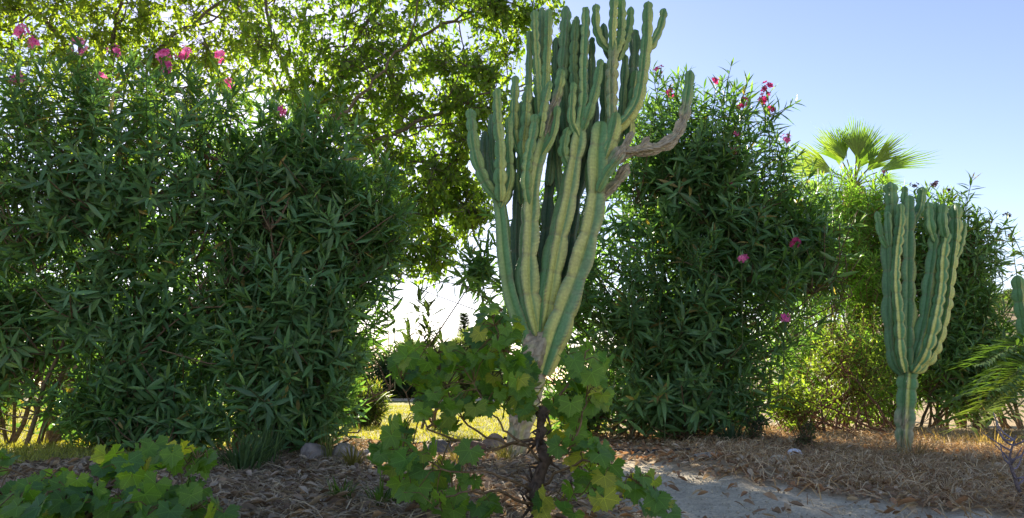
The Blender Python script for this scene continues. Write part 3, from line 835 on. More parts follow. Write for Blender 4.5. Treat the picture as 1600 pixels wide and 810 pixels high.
def tree(label, root, limbs, blobs, leafs, cols, nobj=300, r0=.09, barkc=np.array([.16, .125, .095]), temps=T_TREE, spray=(.25, .45), per=11):
    T = thing('broadleaf_tree', label, 'tree', root, 'broad-leaved trees behind the hedge')
    ta = Acc(); samp = []
    pts = catmull(limbs[0][0], 16); ta.add(*tube(pts, np.linspace(r0, r0 * .55, 16), 9), barkc); samp.append(pts)
    acc_part('trunk', ta, M_BARK, T)
    ba = Acc()
    for pl, ra, rb in limbs[1:]:
        pts = catmull(pl, 18); pts[1:-1] += RNG.normal(0, .02, (16, 3)); ba.add(*tube(pts, np.linspace(ra, rb, 18), 6), barkc); samp.append(pts)
        # secondary limbs
        for q in range(5):
            i = RNG.integers(5, 17); d = nrm(RNG.normal(size=3) * np.array([1, .8, .7]) + np.array([0, 0, .25])); ln = RNG.uniform(.4, .9)
            p2 = catmull([pts[i], pts[i] + d * ln * .5 + RNG.normal(0, .05, 3), pts[i] + d * ln + np.array([0, 0, .1])], 8)
            ba.add(*tube(p2, np.linspace(rb * 1.1, rb * .5, 8), 5), barkc); samp.append(p2)
    samp = np.vstack(samp)
    L = Leaves(); tips = []
    for cen, rad, n, pw in blobs:
        tp, d = sample_ell(cen, rad, n, pw, .36); tips.append(tp)
    tips = np.vstack(tips); S = len(tips)
    # clump: pull sprays towards random centres so that gaps open between clumps
    cc = tips[RNG.choice(S, max(8, S // 22), False)]
    near = cc[np.argmin(np.linalg.norm(tips[:, None] - cc[None], axis=2), 1)]
    tips = tips * .82 + near * .18
    jn = np.array([np.argmin(np.linalg.norm(samp - q, axis=1)) for q in near])
    for q, s in zip(cc, [samp[np.argmin(np.linalg.norm(samp - q, axis=1))] for q in cc]):
        p2 = catmull([s, (s + q) / 2 + RNG.normal(0, .06, 3), q], 6); ba.add(*tube(p2, np.linspace(.011, .005, 6), 4), barkc * .9)
    ln = RNG.uniform(*spray, S)
    d = nrm((tips - near) * 1.2 + RNG.normal(0, .5, (S, 3)) + np.array([0, 0, -.12]))
    bs = tips - d * ln[:, None] * .6
    for tp, b0, q, dd, l in zip(tips, bs, near, d, ln):
        ba.add(*tube([q, b0, b0 + dd * l], [.0045, .0035, .0015], 3, False), barkc * .9)
    a = nrm(np.cross(d, RNG.normal(size=(S, 3)))); b3 = np.cross(d, a)
    for j in range(per):
        tt = (j + .5) / per
        pos = bs + d * (ln * tt)[:, None]
        ph = (j % 2) * math.pi + RNG.normal(0, .5, S)
        out = a * np.cos(ph)[:, None] + b3 * np.sin(ph)[:, None]
        ld = d * .6 + out * .8 + np.array([0, 0, -.55]) + RNG.normal(0, .25, (S, 3))
        mix = RNG.random((S, 1)) ** 1.4
        c = (cols[0] * (1 - mix) + cols[1] * mix) * RNG.uniform(.75, 1.25, (S, 1))
        L.add(pos, ld, nrm(RNG.normal(0, .6, (S, 3)) + np.array([0, -.2, 1])), RNG.uniform(leafs[0], leafs[1], S), c)
    acc_part('branches', ba, M_BARK, T)
    make_leaves(L, temps, M_TREE, T, nobj, .3, bulk='crown', cell=10)


YT = 8.6
tree('broad-leaved tree whose drooping boughs reach over towards the tall cactus', G(430, YT),
     [([P(430, 645, YT), P(436, 520, YT), P(440, 400, YT), P(455, 300, YT)], .09, .05),
      ([P(455, 310, YT), P(520, 262, YT - .1), P(600, 215, YT - .2), P(680, 180, YT - .3), P(765, 145, YT - .4)], .045, .012),
      ([P(450, 330, YT), P(560, 270, YT + .2), P(660, 250, YT), P(735, 238, YT - .2)], .03, .010),
      ([P(452, 310, YT), P(490, 200, YT + .2), P(530, 100, YT + .3), P(600, 0, YT + .2), P(650, -80, YT)], .045, .014),
      ([P(452, 300, YT), P(470, 180, YT + .3), P(430, 70, YT + .5), P(400, -60, YT + .5)], .045, .014),
      ([P(520, 130, YT + .2), P(600, 90, YT), P(690, 40, YT - .2), P(760, 10, YT - .2)], .028, .010),
      ([P(450, 330, YT), P(540, 330, YT), P(620, 340, YT - .1), P(690, 385, YT - .2)], .024, .008),
      ([P(450, 300, YT), P(500, 220, YT - .6), P(580, 130, YT - .9), P(640, 60, YT - 1)], .03, .01)],
     [E(360, -90, 800, 180, YT, 1.0, 760, 2.8), E(420, 80, 760, 310, YT, .8, 560, 2.6), E(540, 240, 750, 415, YT - .1, .6, 360, 2.4), E(635, 370, 702, 448, YT - .2, .25, 34, 2), E(690, 90, 810, 260, YT - .2, .5, 190, 2.4),
      E(560, 360, 640, 435, YT, .25, 50, 2), E(740, -60, 830, 90, YT, .5, 120, 2.2), E(790, -20, 900, 160, YT + .2, .5, 90, 2.2), E(640, 260, 780, 370, YT + .3, .4, 170, 2)],
     (.058, .092), TREE_C)
YT2 = 9.6
tree('yellow-green sunlit tree whose crown shows above the pink-flowered hedge', G(110, YT2),
     [([P(110, 640, YT2), P(120, 450, YT2), P(130, 280, YT2), P(150, 170, YT2)], .1, .06),
      ([P(150, 180, YT2), P(110, 80, YT2), P(40, 0, YT2), P(-40, -60, YT2)], .05, .014),
      ([P(150, 180, YT2), P(180, 60, YT2), P(200, -80, YT2)], .05, .014),
      ([P(150, 180, YT2), P(230, 90, YT2), P(310, 30, YT2), P(400, -40, YT2)], .045, .014),
      ([P(145, 200, YT2), P(250, 150, YT2), P(340, 130, YT2)], .03, .01),
      ([P(145, 200, YT2), P(60, 150, YT2), P(-20, 110, YT2)], .03, .01)],
     [E(-80, -90, 440, 130, YT2, 1.0, 780, 2.8), E(0, 40, 440, 260, YT2, .7, 420, 2.8), E(-120, -40, 60, 90, YT2, .5, 80, 2.2)],
     (.058, .095), (np.array([.14, .205, .035]), np.array([.27, .31, .05])))

# ------------------------------------------------------------------ bushes
def bush(name, label, root, ells, leafs, cols, temps=T_SMALL, mat=M_BUSH, length=(.25, .5), whorls=8, nobj=0, nstem=24, rootspread=.4, per=3, group=None, stemcol=np.array([.2, .13, .08]), droop=.2, r0=.013, cat='shrub', outw=.75, upw=.75):
    T = thing(name, label, cat, root, group)
    L = Leaves(); tips, dirs = [], []
    for cen, rad, n, pw in ells:
        tp, d = sample_ell(cen, rad, n, pw)
        tips.append(tp); dirs.append(nrm(nrm(d) * outw + np.array([0, 0, upw]) + RNG.normal(0, .35, (n, 3))))
    tips = np.vstack(tips); dirs = np.vstack(dirs); ok = tips[:, 2] > .06; tips, dirs = tips[ok], dirs[ok]
    sb = shoots_leaves(L, tips, dirs, length, whorls, leafs, cols, droop, per)
    sb[:, 2] = np.maximum(sb[:, 2], .03)
    acc = Acc()
    for tp, s in zip(tips, sb): acc.add(*tube([s, tp], [.004, .002], 3, False), stemcol)
    tg = sb[RNG.choice(len(sb), min(nstem, len(sb)), False)]
    roots = np.array(root) + np.stack([RNG.uniform(-rootspread, rootspread, 10), RNG.uniform(-.2, .2, 10), np.zeros(10)], -1)
    stems(acc, roots, tg, sb, stemcol, r0)
    acc_part('stems', acc, M_BARK, T)
    make_leaves(L, temps, mat, T, nobj, .02)
    return T


bush('leafy_bush', 'bright yellow-green sunlit bush filling the gap below the fan palm', G(1310, 8.4),
     [E(1205, 315, 1480, 480, 8.5, .6, 460, 2.8), E(1190, 440, 1480, 650, 8.3, .6, 540, 2.8), E(1250, 262, 1410, 380, 8.6, .4, 200, 2.4)],
     (.08, .14), (np.array([.20, .33, .07]), np.array([.36, .46, .11])), temps=T_NARROW, nstem=40, rootspread=.6, whorls=9, stemcol=np.array([.22, .13, .07]))
bush('leafy_bush', 'low reddish-stemmed bush with small leaves beside the foot of the small cactus', G(1300, 6.9),
     [E(1180, 560, 1290, 665, 6.9, .4, 70, 2.4), E(1260, 470, 1400, 660, 7.2, .4, 90, 2.4)],
     (.04, .07), (np.array([.16, .21, .045]), np.array([.32, .34, .08])), temps=T_SMALL, nstem=26, rootspread=.55, stemcol=np.array([.16, .08, .05]))
oleander('oleander', 'oleander behind the small cactus with dark dry seed heads on its outer shoots', 'oleander shrubs', G(1500, 8.3),
         [E(1410, 300, 1545, 480, 8.2, .6, 190, 2.5), E(1400, 430, 1600, 655, 8.1, .6, 290, 2.8), E(1340, 330, 1450, 520, 8.5, .4, 80, 2.4)],
         cols=(np.array([.13, .25, .08]), np.array([.24, .35, .09])), leafs=(.11, .19), nobj=250, nstem=34, rootspread=.6,
         flowers=[(P(x, y, 8.0), n, .05, (np.array([.035, .02, .02]), np.array([.09, .05, .04]))) for x, y, n in ((1572, 338, 6), (1560, 362, 6), (1580, 370, 5), (1545, 345, 5), (1480, 300, 5), (1462, 290, 5), (1378, 272, 5), (1428, 292, 5))],
         extra=[(P(x, y, 8.0),) for x, y in ((1540, 350), (1525, 330), (1555, 375), (1500, 310), (1450, 300), (1440, 310))], flowername='seed_head')
oleander('oleander', 'slender oleander shoots standing dark against the pale sky by the lawn', 'oleander shrubs', G(672, 7.6),
         [E(640, 505, 690, 600, 7.6, .2, 6, 2)], leafs=(.19, .29), length=(.2, .32), whorls=7, nobj=120, nstem=5, rootspread=.1, cell=6, cols=(np.array([.05, .08, .04]), np.array([.07, .09, .04])),  # silhouette darkness of these shoots put into the leaf colour
         extra=[(P(x, y, 7.6),) for x, y in ((655, 468), (668, 480), (640, 520), (690, 535))])
bush('rounded_bush', 'small rounded bush with sun-edged spiky leaves growing on the lawn', G(566, 8.2),
     [E(525, 590, 612, 668, 8.2, .32, 130, 2.2)], (.07, .13), (np.array([.09, .12, .035]), np.array([.24, .24, .05])), temps=T_NARROW, length=(.15, .3), whorls=7, nstem=16, rootspread=.12, droop=.1)
bush('rounded_bush', 'dim yellowish bush glimpsed behind the end of the flowered hedge', G(-20, 7.2),
     [E(-130, 500, 50, 660, 7.2, .45, 130, 2.4)], (.06, .11), (np.array([.11, .13, .02]), np.array([.22, .20, .03])), nstem=16, rootspread=.3)
# far hedge along the lawn
for q, (x0, y0, x1, Yh, cA, cB, lab) in enumerate([
        (585, 535, 705, 23.0, (.05, .085, .045), (.09, .12, .05), 'dark far hedge shrub at the end of the lawn with faint pink flowers'),
        (700, 515, 800, 24.0, (.12, .14, .06), (.2, .2, .1), 'greyish pale far shrub beyond the lawn next to the thin conifer'),
        (430, 520, 600, 24.0, (.05, .085, .04), (.10, .13, .05), 'dark far shrub beyond the lawn behind the small rounded bush'),
        (240, 530, 450, 24.5, (.07, .11, .03), (.14, .16, .04), 'far green shrub glimpsed through the lower stems of the hedge'),
        (40, 530, 260, 24.5, (.09, .12, .03), (.17, .18, .04), 'far yellow-green shrub glimpsed through the flowered hedge')]):
    bush('hedge_shrub', lab, G((x0 + x1) / 2, Yh), [E(x0, y0, x1, 632, Yh, .9, 620, 2.8)], (.20, .32), (np.array(cA), np.array(cB)), temps=T_NARROW, length=(.3, .6), whorls=7, nstem=14, rootspread=.7, group='far hedge along the lawn', r0=.03)

# kerb stones at the far end of the lawn
for xa in np.arange(-5.0, -.6, 1.0):
    p0 = np.array([xa, 22.3, 0.0]); s = np.array([.485, .07, .09])
    co = np.array([(-1, -1, -.3), (1, -1, -.3), (1, 1, -.3), (-1, 1, -.3), (-.97, -.8, 1), (.97, -.8, 1), (.97, .8, 1), (-.97, .8, 1)]) * s + p0
    fc = np.array([(0, 1, 5), (0, 5, 4), (1, 2, 6), (1, 6, 5), (2, 3, 7), (2, 7, 6), (3, 0, 4), (3, 4, 7), (4, 5, 6), (4, 6, 7), (0, 3, 2), (0, 2, 1)])
    single('kerb_stone', co, fc, np.array([.42, .38, .32]) * RNG.uniform(.9, 1.1), M_STONE, p0, 'pale kerb stone along the far edge of the lawn', 'kerb', 'kerb stones at the far edge of the lawn', False)

# thin conifer
def conifer(label, root, H, Rr):
    T = thing('conifer_tree', label, 'tree', root)
    a = Acc(); a.add(*tube([np.array(root), np.array(root) + [0, 0, H]], [.12, .02], 6), np.array([.12, .09, .07])); acc_part('trunk', a, M_BARK, T)
    L = Leaves(); n = 900
    tz = RNG.random(n) ** .8; ang = RNG.uniform(0, 6.28, n); r = Rr * (1 - tz) * RNG.uniform(.3, 1, n)
    pos = np.array(root) + np.stack([np.cos(ang) * r, np.sin(ang) * r, .6 + tz * (H - .6)], -1)
    L.add(pos, np.stack([np.cos(ang), np.sin(ang), .3 + 0 * ang], -1), np.array([0, 0, 1.]), RNG.uniform(.14, .3, n), np.array([.06, .085, .05]) * RNG.uniform(.6, 1.4, (n, 1)))
    make_leaves(L, T_SMALL, M_BUSH, T, 0, .1, bulk='crown')


conifer('thin dark conifer rising above the far shrubs beside the tall cactus', G(724, 30), 3.25, .5)

# ------------------------------------------------------------------ palms
def palm_fan(acc, hub, d, nrmv, R, span, nseg, col, droop):
    d = nrm(d); x = nrm(np.cross(d, nrmv)); z = np.cross(x, d)
    for k in range(nseg):
        th = math.radians(span) * ((k + .5) / nseg * 2 - 1)
        e = d * math.cos(th) + x * math.sin(th); g = -d * math.sin(th) + x * math.cos(th)
        r = R * (1 - .22 * abs(th) / math.radians(max(span, 1))) * RNG.uniform(.88, 1.08)
        w = R * math.radians(span) / nseg * .5
        zz = z * (.10 * R * math.sin(abs(th)))
        pts = [hub + e * r * .03, hub + e * r * .42 + zz * .5, hub + e * r * .72 + zz * .6 + np.array([0, 0, -droop * r * .14]), hub + e * r + zz * .3 + np.array([0, 0, -droop * r * RNG.uniform(.12, .5)])]
        v = [pts[0], pts[1] - g * w * .95, pts[1] + z * w * .5, pts[1] + g * w * .95, pts[2] - g * w * .62, pts[2] + z * w * .3, pts[2] + g * w * .62, pts[3]]
        f = [(0, 2, 1), (0, 3, 2), (1, 2, 5), (1, 5, 4), (2, 3, 6), (2, 6, 5), (4, 5, 7), (5, 6, 7)]
        acc.add(v, f, col * RNG.uniform(.8, 1.2))


YP = 10.6
crown = P(1335, 294, YP)
T = thing('fan_palm', 'fan palm whose sunlit green fans rise above the yellow-green bush', 'palm', G(1335, YP))
a = Acc(); g0 = G(1335, YP)
pts = catmull([g0 + [0, 0, -.05], (g0 + crown) / 2 + [.05, 0, 0], crown], 14)
a.add(*tube(pts, np.linspace(.19, .15, 14) * RNG.uniform(.92, 1.1, 14), 10), np.array([.20, .15, .10])); acc_part('trunk', a, M_BARK, T)
for deg, dy, R, span, c in [(-72, -.1, .92, 32, 1), (-46, -.25, .78, 34, 1), (-22, .15, .74, 40, 0), (0, -.3, .74, 42, 0), (22, .1, .76, 38, 0), (42, -.2, .76, 30, 0), (63, -.1, .98, 17, 0), (88, .1, .55, 30, 0),
                            (-98, .2, .55, 30, 1), (-60, .3, .8, 30, 1), (-34, -.4, .66, 34, 0), (10, -.1, .66, 36, 0), (52, .25, .72, 26, 0), (-12, -.45, .6, 40, 0), (-10, .45, .72, 34, 1), (34, .4, .66, 30, 0)]:
    an = math.radians(deg + RNG.normal(0, 4)); dv = np.array([math.sin(an), dy * .8, math.cos(an)])
    a = Acc(); hub = crown + np.array([math.sin(an) * .34, dy * .6, .10 + math.cos(an) * .30])
    a.add(*tube(catmull([crown, (crown + hub) / 2 + [0, 0, .04], hub], 6), np.linspace(.014, .008, 6), 4), np.array([.2, .22, .06]))
    palm_fan(a, hub, dv, np.array([RNG.normal(0, .45), -1, .3]), R, span, max(11, int(span * .5)), np.array([.13, .21, .04]) if c == 0 else np.array([.20, .26, .07]), .35)
    acc_part('frond', a, M_PALM, T)
for k in range(16):
    a = Acc(); an = RNG.uniform(0, 6.28); hub = crown + np.array([math.cos(an) * .24, math.sin(an) * .24, -.12 - RNG.random() * .3])
    a.add(*tube([crown + [0, 0, -.1], hub], [.012, .008], 4), np.array([.3, .24, .14]))
    palm_fan(a, hub, np.array([math.cos(an) * .5, math.sin(an) * .5, -1.0]), np.array([math.cos(an), math.sin(an), .3]), RNG.uniform(.4, .55), 50, 12, np.array([.42, .36, .22]), .2)
    acc_part('dead_frond', a, M_DRY, T)

YD = 5.9
T = thing('date_palm', 'young feathery palm arching its green fronds over the dry grass edge', 'palm', G(1690, YD))
rt = G(1690, YD)
a = Acc(); a.add(*tube([rt + [0, 0, -.03], rt + [0, 0, .12], rt + [0, 0, .28]], [.10, .11, .06], 8), np.array([.17, .12, .08])); acc_part('trunk', a, M_BARK, T)
for tx, ty, dy, mx, my, c in [(1512, 668, -.5, 1600, 600, 1), (1522, 572, -.2, 1610, 545, 0), (1550, 610, -.4, 1620, 575, 0), (1575, 650, -.7, 1640, 600, 1), (1500, 620, .3, 1600, 565, 0), (1540, 545, .2, 1620, 545, 0), (1530, 640, -.2, 1610, 590, 1),
                           (1760, 480, .2, 1715, 540, 0), (1840, 560, 0, 1770, 540, 0), (1800, 650, -.6, 1750, 590, 0), (1640, 690, -1.0, 1670, 620, 0)]:
    a = Acc(); tip = P(tx, ty, YD + dy); mid = P(mx, my, YD + dy * .5)
    pts = catmull([rt + [0, 0, .22], mid, tip], 46)
    a.add(*tube(pts, np.linspace(.011, .003, 46), 4), np.array([.18, .2, .06]))
    tn = nrm(np.gradient(pts, axis=0))
    for i in range(7, 46):
        for sd in (-1, 1):
            side = nrm(np.cross(tn[i], [0, 0, 1])) * sd
            dd = nrm(side * .85 + tn[i] * .75 + np.array([0, 0, .25 + RNG.normal(0, .12)])); ln = .27 * (1 - .55 * abs(i / 45 - .45)) * RNG.uniform(.85, 1.1)
            g = nrm(np.cross(dd, [0, 0, 1])); w = .013
            b0 = pts[i]; m1 = b0 + dd * ln * .5; e = b0 + dd * ln + np.array([0, 0, -.03])
            a.add([b0, m1 - g * w, m1 + [0, 0, -.004], m1 + g * w, e], [(0, 2, 1), (0, 3, 2), (1, 2, 4), (2, 3, 4)], (np.array([.12, .20, .06]) if c == 0 else np.array([.19, .25, .07])) * RNG.uniform(.8, 1.2))  # some fronds yellower: backlit glow put into the leaflet colour
    acc_part('frond', a, M_PALM, T)

# ------------------------------------------------------------------ grapevines
def grape_leaf(seed, nout=40):
    r = np.random.default_rng(seed)
    th = np.radians(np.linspace(-158, 158, nout)); deg = np.degrees(th)
    rad = .62 + 0 * th
    for a, hgt, wd in ((0, .36, 22), (-56, .28, 20), (56, .28, 20), (-112, .2, 22), (112, .2, 22)):
        rad = np.maximum(rad, .61 + hgt * (1 + .12 * r.normal()) * np.exp(-((deg - a) / wd) ** 2 * 1.0))
    rad *= 1 + .075 * np.where(np.arange(nout) % 2 == 0, 1, -1) * (np.abs(deg) < 150) + .03 * r.normal(size=nout)
    cup = r.uniform(-.45, .5); wav = r.uniform(.05, .14); p0 = r.uniform(0, 6.28)
    def z(rr, t): return -cup * rr ** 2 * .6 + wav * np.sin(3 * t + p0) * rr ** 1.5 - .05 * np.abs(np.sin(t / .92 * math.pi)) * rr + .04 * rr
    inner = np.arange(0, nout, 2)
    vo_ = np.stack([rad * np.sin(th), rad * np.cos(th), z(rad, th)], -1)
    ri = rad[inner] * .55; vi = np.stack([ri * np.sin(th[inner]), ri * np.cos(th[inner]), z(ri, th[inner])], -1)
    v = np.vstack([[[0, 0, 0]], vi, vo_]); ni = len(inner); f = []
    for k in range(ni - 1):
        f.append((0, 1 + k + 1, 1 + k))
        o = 1 + ni + 2 * k
        f += [(1 + k, o + 1, o), (1 + k, 1 + k + 1, o + 1), (1 + k + 1, o + 2, o + 1)]
    k = ni - 1; o = 1 + ni + 2 * k
    if o + 1 < len(v): f.append((1 + k, o + 1, o))
    return v, np.array(f), v[:, :2]


GRAPE = [grape_leaf(s) for s in range(7)]
GCOL = [np.array(c) for c in ((.125, .25, .05), (.155, .29, .05), (.20, .34, .055), (.095, .21, .065), (.27, .36, .05), (.45, .47, .07))]
GW = [.28, .27, .17, .18, .08, .02]
GM = {}


def vine(label, Y0, trunk, canes, blobs, scale):
    T = thing('grapevine', label, 'vine', trunk[0], 'grapevines')
    base = np.array(trunk[0]); samp = []
    a = Acc(); pts = catmull(trunk, 26); pts[1:] += RNG.normal(0, .004, (25, 3))
    a.add(*tube(pts, np.linspace(.023, .015, 26) * RNG.uniform(.8, 1.25, 26), 9), np.array([.11, .078, .058])); samp.append(pts)
    for q in range(46):                       # shreds of bark and dead spurs
        i = RNG.integers(2, 25); an = RNG.uniform(0, 6.28); o = np.array([math.cos(an), math.sin(an), 0])
        p0 = pts[i] + o * .02; p1 = p0 + o * RNG.uniform(.01, .05) + np.array([0, 0, RNG.uniform(-.05, .06)])
        a.add(*tube([p0, (p0 + p1) / 2, p1], [.006, .004, .001], 4), np.array([.13, .09, .065]) * RNG.uniform(.5, 1.3))
    acc_part('trunk', a, M_BARK, T)
    for pl in canes:
        pts = catmull(pl, 16); pts[1:] += RNG.normal(0, .005, (15, 3)); a = Acc()
        a.add(*tube(pts, np.linspace(.005, .002, 16), 5), np.array([.20, .13, .07])); acc_part('cane', a, M_BARK, T); samp.append(pts)
    samp = np.vstack(samp); pa = Acc(); bv, bf, bc, bu, nb = [], [], [], [], 0
    for bx, by, rx, ry, n, dy, yel in blobs:
        for q in range(int(n * 1.4)):
            while True:
                u = RNG.uniform(-1, 1, 2)
                if (u ** 2).sum() < 1: break
            p = P(bx + u[0] * rx, by + u[1] * ry, Y0 + dy + RNG.uniform(-.16, .16))
            if q >= n: p = P(bx + u[0] * rx * 1.08, by + u[1] * ry * 1.08, Y0 + dy + RNG.uniform(.05, .3))
            if p[2] < .05: p[2] = .05 + RNG.random() * .05
            nz = nrm(np.array([0, -.62, .6]) + RNG.normal(0, .6, 3)); dv = np.array([RNG.normal(0, .5) + u[0] * .3, -.35, -.75])
            dv = nrm(dv - nz * (dv @ nz)); R = rotmats(dv[None].copy(), nz[None])[0]
            s = scale * RNG.uniform(.68, 1.2)
            vk = int(RNG.integers(0, 7)); ck = int(RNG.choice(6, p=GW)) if RNG.random() > yel else int(RNG.choice([4, 5]))
            if (vk, ck) not in GM:
                v, f, uv = GRAPE[vk]
                edge = np.clip((np.linalg.norm(uv, axis=1) - .6) * 1.4, 0, 1)[:, None] * RNG.uniform(0, .5)
                me = mesh_np('leaf', v, f, GCOL[ck] * (1 - edge) + np.array([.13, .15, .03]) * edge, uv); me.materials.append(M_VINE); GM[(vk, ck)] = me
            org = p - dv * s * .35
            if q >= n:                        # leaves at the back of the vine, too covered to pick apart
                v, f, uv = GRAPE[vk]; bv.append(org + s * v @ R.T); bf.append(f + nb); bu.append(uv); bc.append(np.broadcast_to(GCOL[ck], (len(v), 3))); nb += len(v)
                continue
            o = bpy.data.objects.new('leaf', GM[(vk, ck)]); M = Matrix.Identity(4)
            for i in range(3):
                for j in range(3): M[i][j] = R[i, j] * s
                M[i][3] = org[i] - base[i]
            o.parent = T; o.matrix_local = M; COL.objects.link(o)
            near = samp[np.argmin(np.linalg.norm(samp - org, axis=1))]
            if np.linalg.norm(near - org) < .35:
                pa.add(*tube([near, (near + org) / 2 + [0, 0, .02], org], [.0022, .0018, .0014], 4, False), np.array([.19, .13, .05]))
    part('foliage', np.vstack(bv), np.vstack(bf), np.vstack(bc), M_VINE, T, kind='stuff', uv=np.vstack(bu))
    acc_part('petioles', pa, M_BARK, T, kind='stuff')
    return T


YV = 2.5
q = lambda *a: [P(x, y, YV + d) for x, y, d in a]
tb = G(846, YV)
top = P(846, 640, YV)
vine('bushy grapevine on a shaggy dark trunk in front of the tall cactus', YV,
     [tb + [0, 0, -.02], P(838, 770, YV), P(852, 720, YV), P(843, 690, YV), top],
     [q((846, 660, 0), (810, 600, .05), (790, 550, .08), (770, 495, .1)), q((843, 690, 0), (780, 690, .05), (730, 660, .1), (695, 600, .1), (680, 540, .1)), q((842, 720, 0), (800, 680, 0), (770, 650, 0), (740, 600, 0)),
      q((843, 690, 0), (740, 700, .1), (660, 660, .1), (625, 600, .1)), q((840, 770, 0), (770, 740, -.1), (690, 730, -.1), (610, 690, 0)), q((846, 655, 0), (880, 610, 0), (905, 570, 0), (920, 545, 0)),
      q((850, 720, 0), (890, 700, -.05), (910, 640, -.05), (925, 600, 0)), q((845, 760, 0), (910, 720, -.1), (970, 740, -.15), (1040, 790, -.2)), q((840, 790, 0), (780, 770, -.1), (720, 770, -.2), (680, 790, -.2)), q((845, 790, 0), (880, 780, -.1), (920, 770, -.15))],
     [(775, 520, 36, 36, 24, .1, .0), (728, 560, 45, 26, 16, .1, .02), (685, 590, 52, 40, 26, .08, .03), (700, 640, 45, 30, 17, .05, .02), (785, 585, 48, 36, 26, .08, .04), (765, 630, 34, 24, 10, .05, .04), (637, 580, 20, 32, 8, .1, .05),
      (615, 700, 36, 40, 17, 0, .03), (655, 745, 46, 42, 17, -.05, .05), (720, 790, 55, 24, 13, -.15, .05), (730, 735, 36, 26, 6, -.05, .05), (822, 615, 26, 34, 14, .05, .35),
      (912, 580, 34, 30, 18, .0, .03), (905, 630, 42, 30, 18, 0, .08), (898, 690, 40, 34, 17, -.05, .08), (935, 735, 42, 36, 17, -.1, .08), (1000, 775, 38, 26, 10, -.18, .15), (1040, 798, 16, 10, 3, -.2, .5), (895, 790, 55, 22, 10, -.15, .15), (935, 620, 12, 14, 2, -.02, 1)],
     .047)
YV = 2.45
tb = G(150, YV)
vine('low spreading grapevine in front of the flowered hedge', YV,
     [tb + [0, 0, -.02], P(152, 800, YV), P(148, 780, YV), P(155, 765, YV)],
     [q((152, 780, 0), (100, 770, -.05), (50, 765, -.1), (0, 780, -.1)), q((152, 775, 0), (190, 740, .05), (215, 720, .08), (235, 705, .1)), q((152, 780, 0), (230, 760, .05), (280, 735, .08), (315, 715, .1)), q((150, 790, 0), (230, 800, -.1), (300, 800, -.1)), q((152, 775, 0), (120, 745, .05), (70, 752, .08), (5, 728, .1))],
     [(45, 790, 60, 24, 22, -.1, .0), (120, 780, 50, 26, 18, -.05, .0), (195, 730, 38, 28, 15, .05, .0), (235, 715, 30, 20, 10, .08, .04), (190, 785, 48, 26, 14, -.1, .0), (295, 722, 36, 20, 12, .08, .05), (265, 775, 45, 26, 14, -.05, .03), (325, 803, 32, 12, 6, -.1, .0),
      (85, 755, 30, 16, 6, .08, .0), (2, 722, 10, 16, 3, .1, .05), (-40, 780, 40, 30, 10, 0, 0), (245, 805, 60, 14, 8, -.15, .1), (20, 805, 50, 14, 8, -.2, 0)],
     .050)

# ------------------------------------------------------------------ rocks, hose, pale stone, dead sapling, weeds
def ico(sub):
    import bmesh
    bm = bmesh.new(); bmesh.ops.create_icosphere(bm, subdivisions=sub, radius=1)
    bm.verts.ensure_lookup_table(); v = np.array([x.co[:] for x in bm.verts]); f = np.array([[q.index for q in x.verts] for x in bm.faces]); bm.free()
    return v, f


IV, IF = ico(4)


def rock(label, px, Y, w, h, dpt, col, cat='rock', group='rocks edging the bed', name='rock', mat=None, rough=.3, smooth=True):
    r = np.random.default_rng(int(px * 13 + Y * 100)); v = IV.copy()
    for k in range(14):                       # chop flat facets
        n = nrm(r.normal(size=3)); d = r.uniform(.62, .92); e = v @ n - d; v = v - np.maximum(e, 0)[:, None] * n * .92
    wob = sum(np.sin(v @ (r.normal(size=3) * fq) + r.uniform(0, 6)) / fq for fq in (3, 6, 11, 19))
    v = v * (1 + rough * wob[:, None] * .6)
    a = r.uniform(-.3, .3); v = v * np.array([w / 2, dpt / 2, h]) ; p = G(px, Y)
    v[:, 0], v[:, 1] = v[:, 0] * math.cos(a) - v[:, 1] * math.sin(a), v[:, 0] * math.sin(a) + v[:, 1] * math.cos(a)
    v = v - [0, 0, v[:, 2].min() * .55] * 1 if False else v
    single(name, v + p + [0, 0, h * .12], IF, np.array(col) * (1 + .25 * wob[:, None]), mat or M_STONE, p, label, cat, group, smooth)


rock('dark grey boulder at the foot of the rounded oleander', 492, 5.0, .20, .10, .18, (.24, .205, .175))
rock('larger brown-grey boulder with a flat sunlit top', 543, 5.15, .27, .10, .2, (.33, .28, .23))
rock('pale flat stone lying between the larger boulder and the grapevine', 588, 5.2, .24, .075, .2, (.36, .32, .28))
rock('reddish brown flat stone behind the grapevine near the cactus foot', 735, 5.25, .26, .08, .2, (.22, .13, .09))
rock('rough tan stone beside the cactus foot', 768, 5.4, .2, .10, .18, (.28, .21, .15))
rock('small dark stone half hidden under the grapevine leaves', 690, 5.1, .2, .09, .18, (.16, .14, .12))
rock('small flat white object lying in the dry litter', 1235, 4.95, .125, .05, .07, (.72, .73, .78), 'stone', None, 'pale_stone', M_CHALK, .05)
for px, Y, w, c in ((1100, 4.75, .18, (.45, .40, .32)), (1210, 4.5, .15, (.50, .42, .30))):
    rock({1100: 'flat grey slab half buried at the edge of the dirt track', 1210: 'small tan slab half buried among the dry leaves'}[px], px, Y, w, .045, .13, c, 'stone', 'half buried slabs', 'flat_stone')

a = Acc(); hp = []
for x, Y in ((935, 5.45), (975, 5.28), (1010, 5.32), (1045, 5.42), (1085, 5.46), (1120, 5.6)):
    g = G(x, Y); hp.append(g + [0, 0, .012])
v, f = tube(catmull(hp, 40), .011, 8)
single('irrigation_hose', v, f, np.array([.018, .018, .02]), M_PLASTIC, hp[0], 'black irrigation hose lying on the ground under the dark oleander', 'hose')

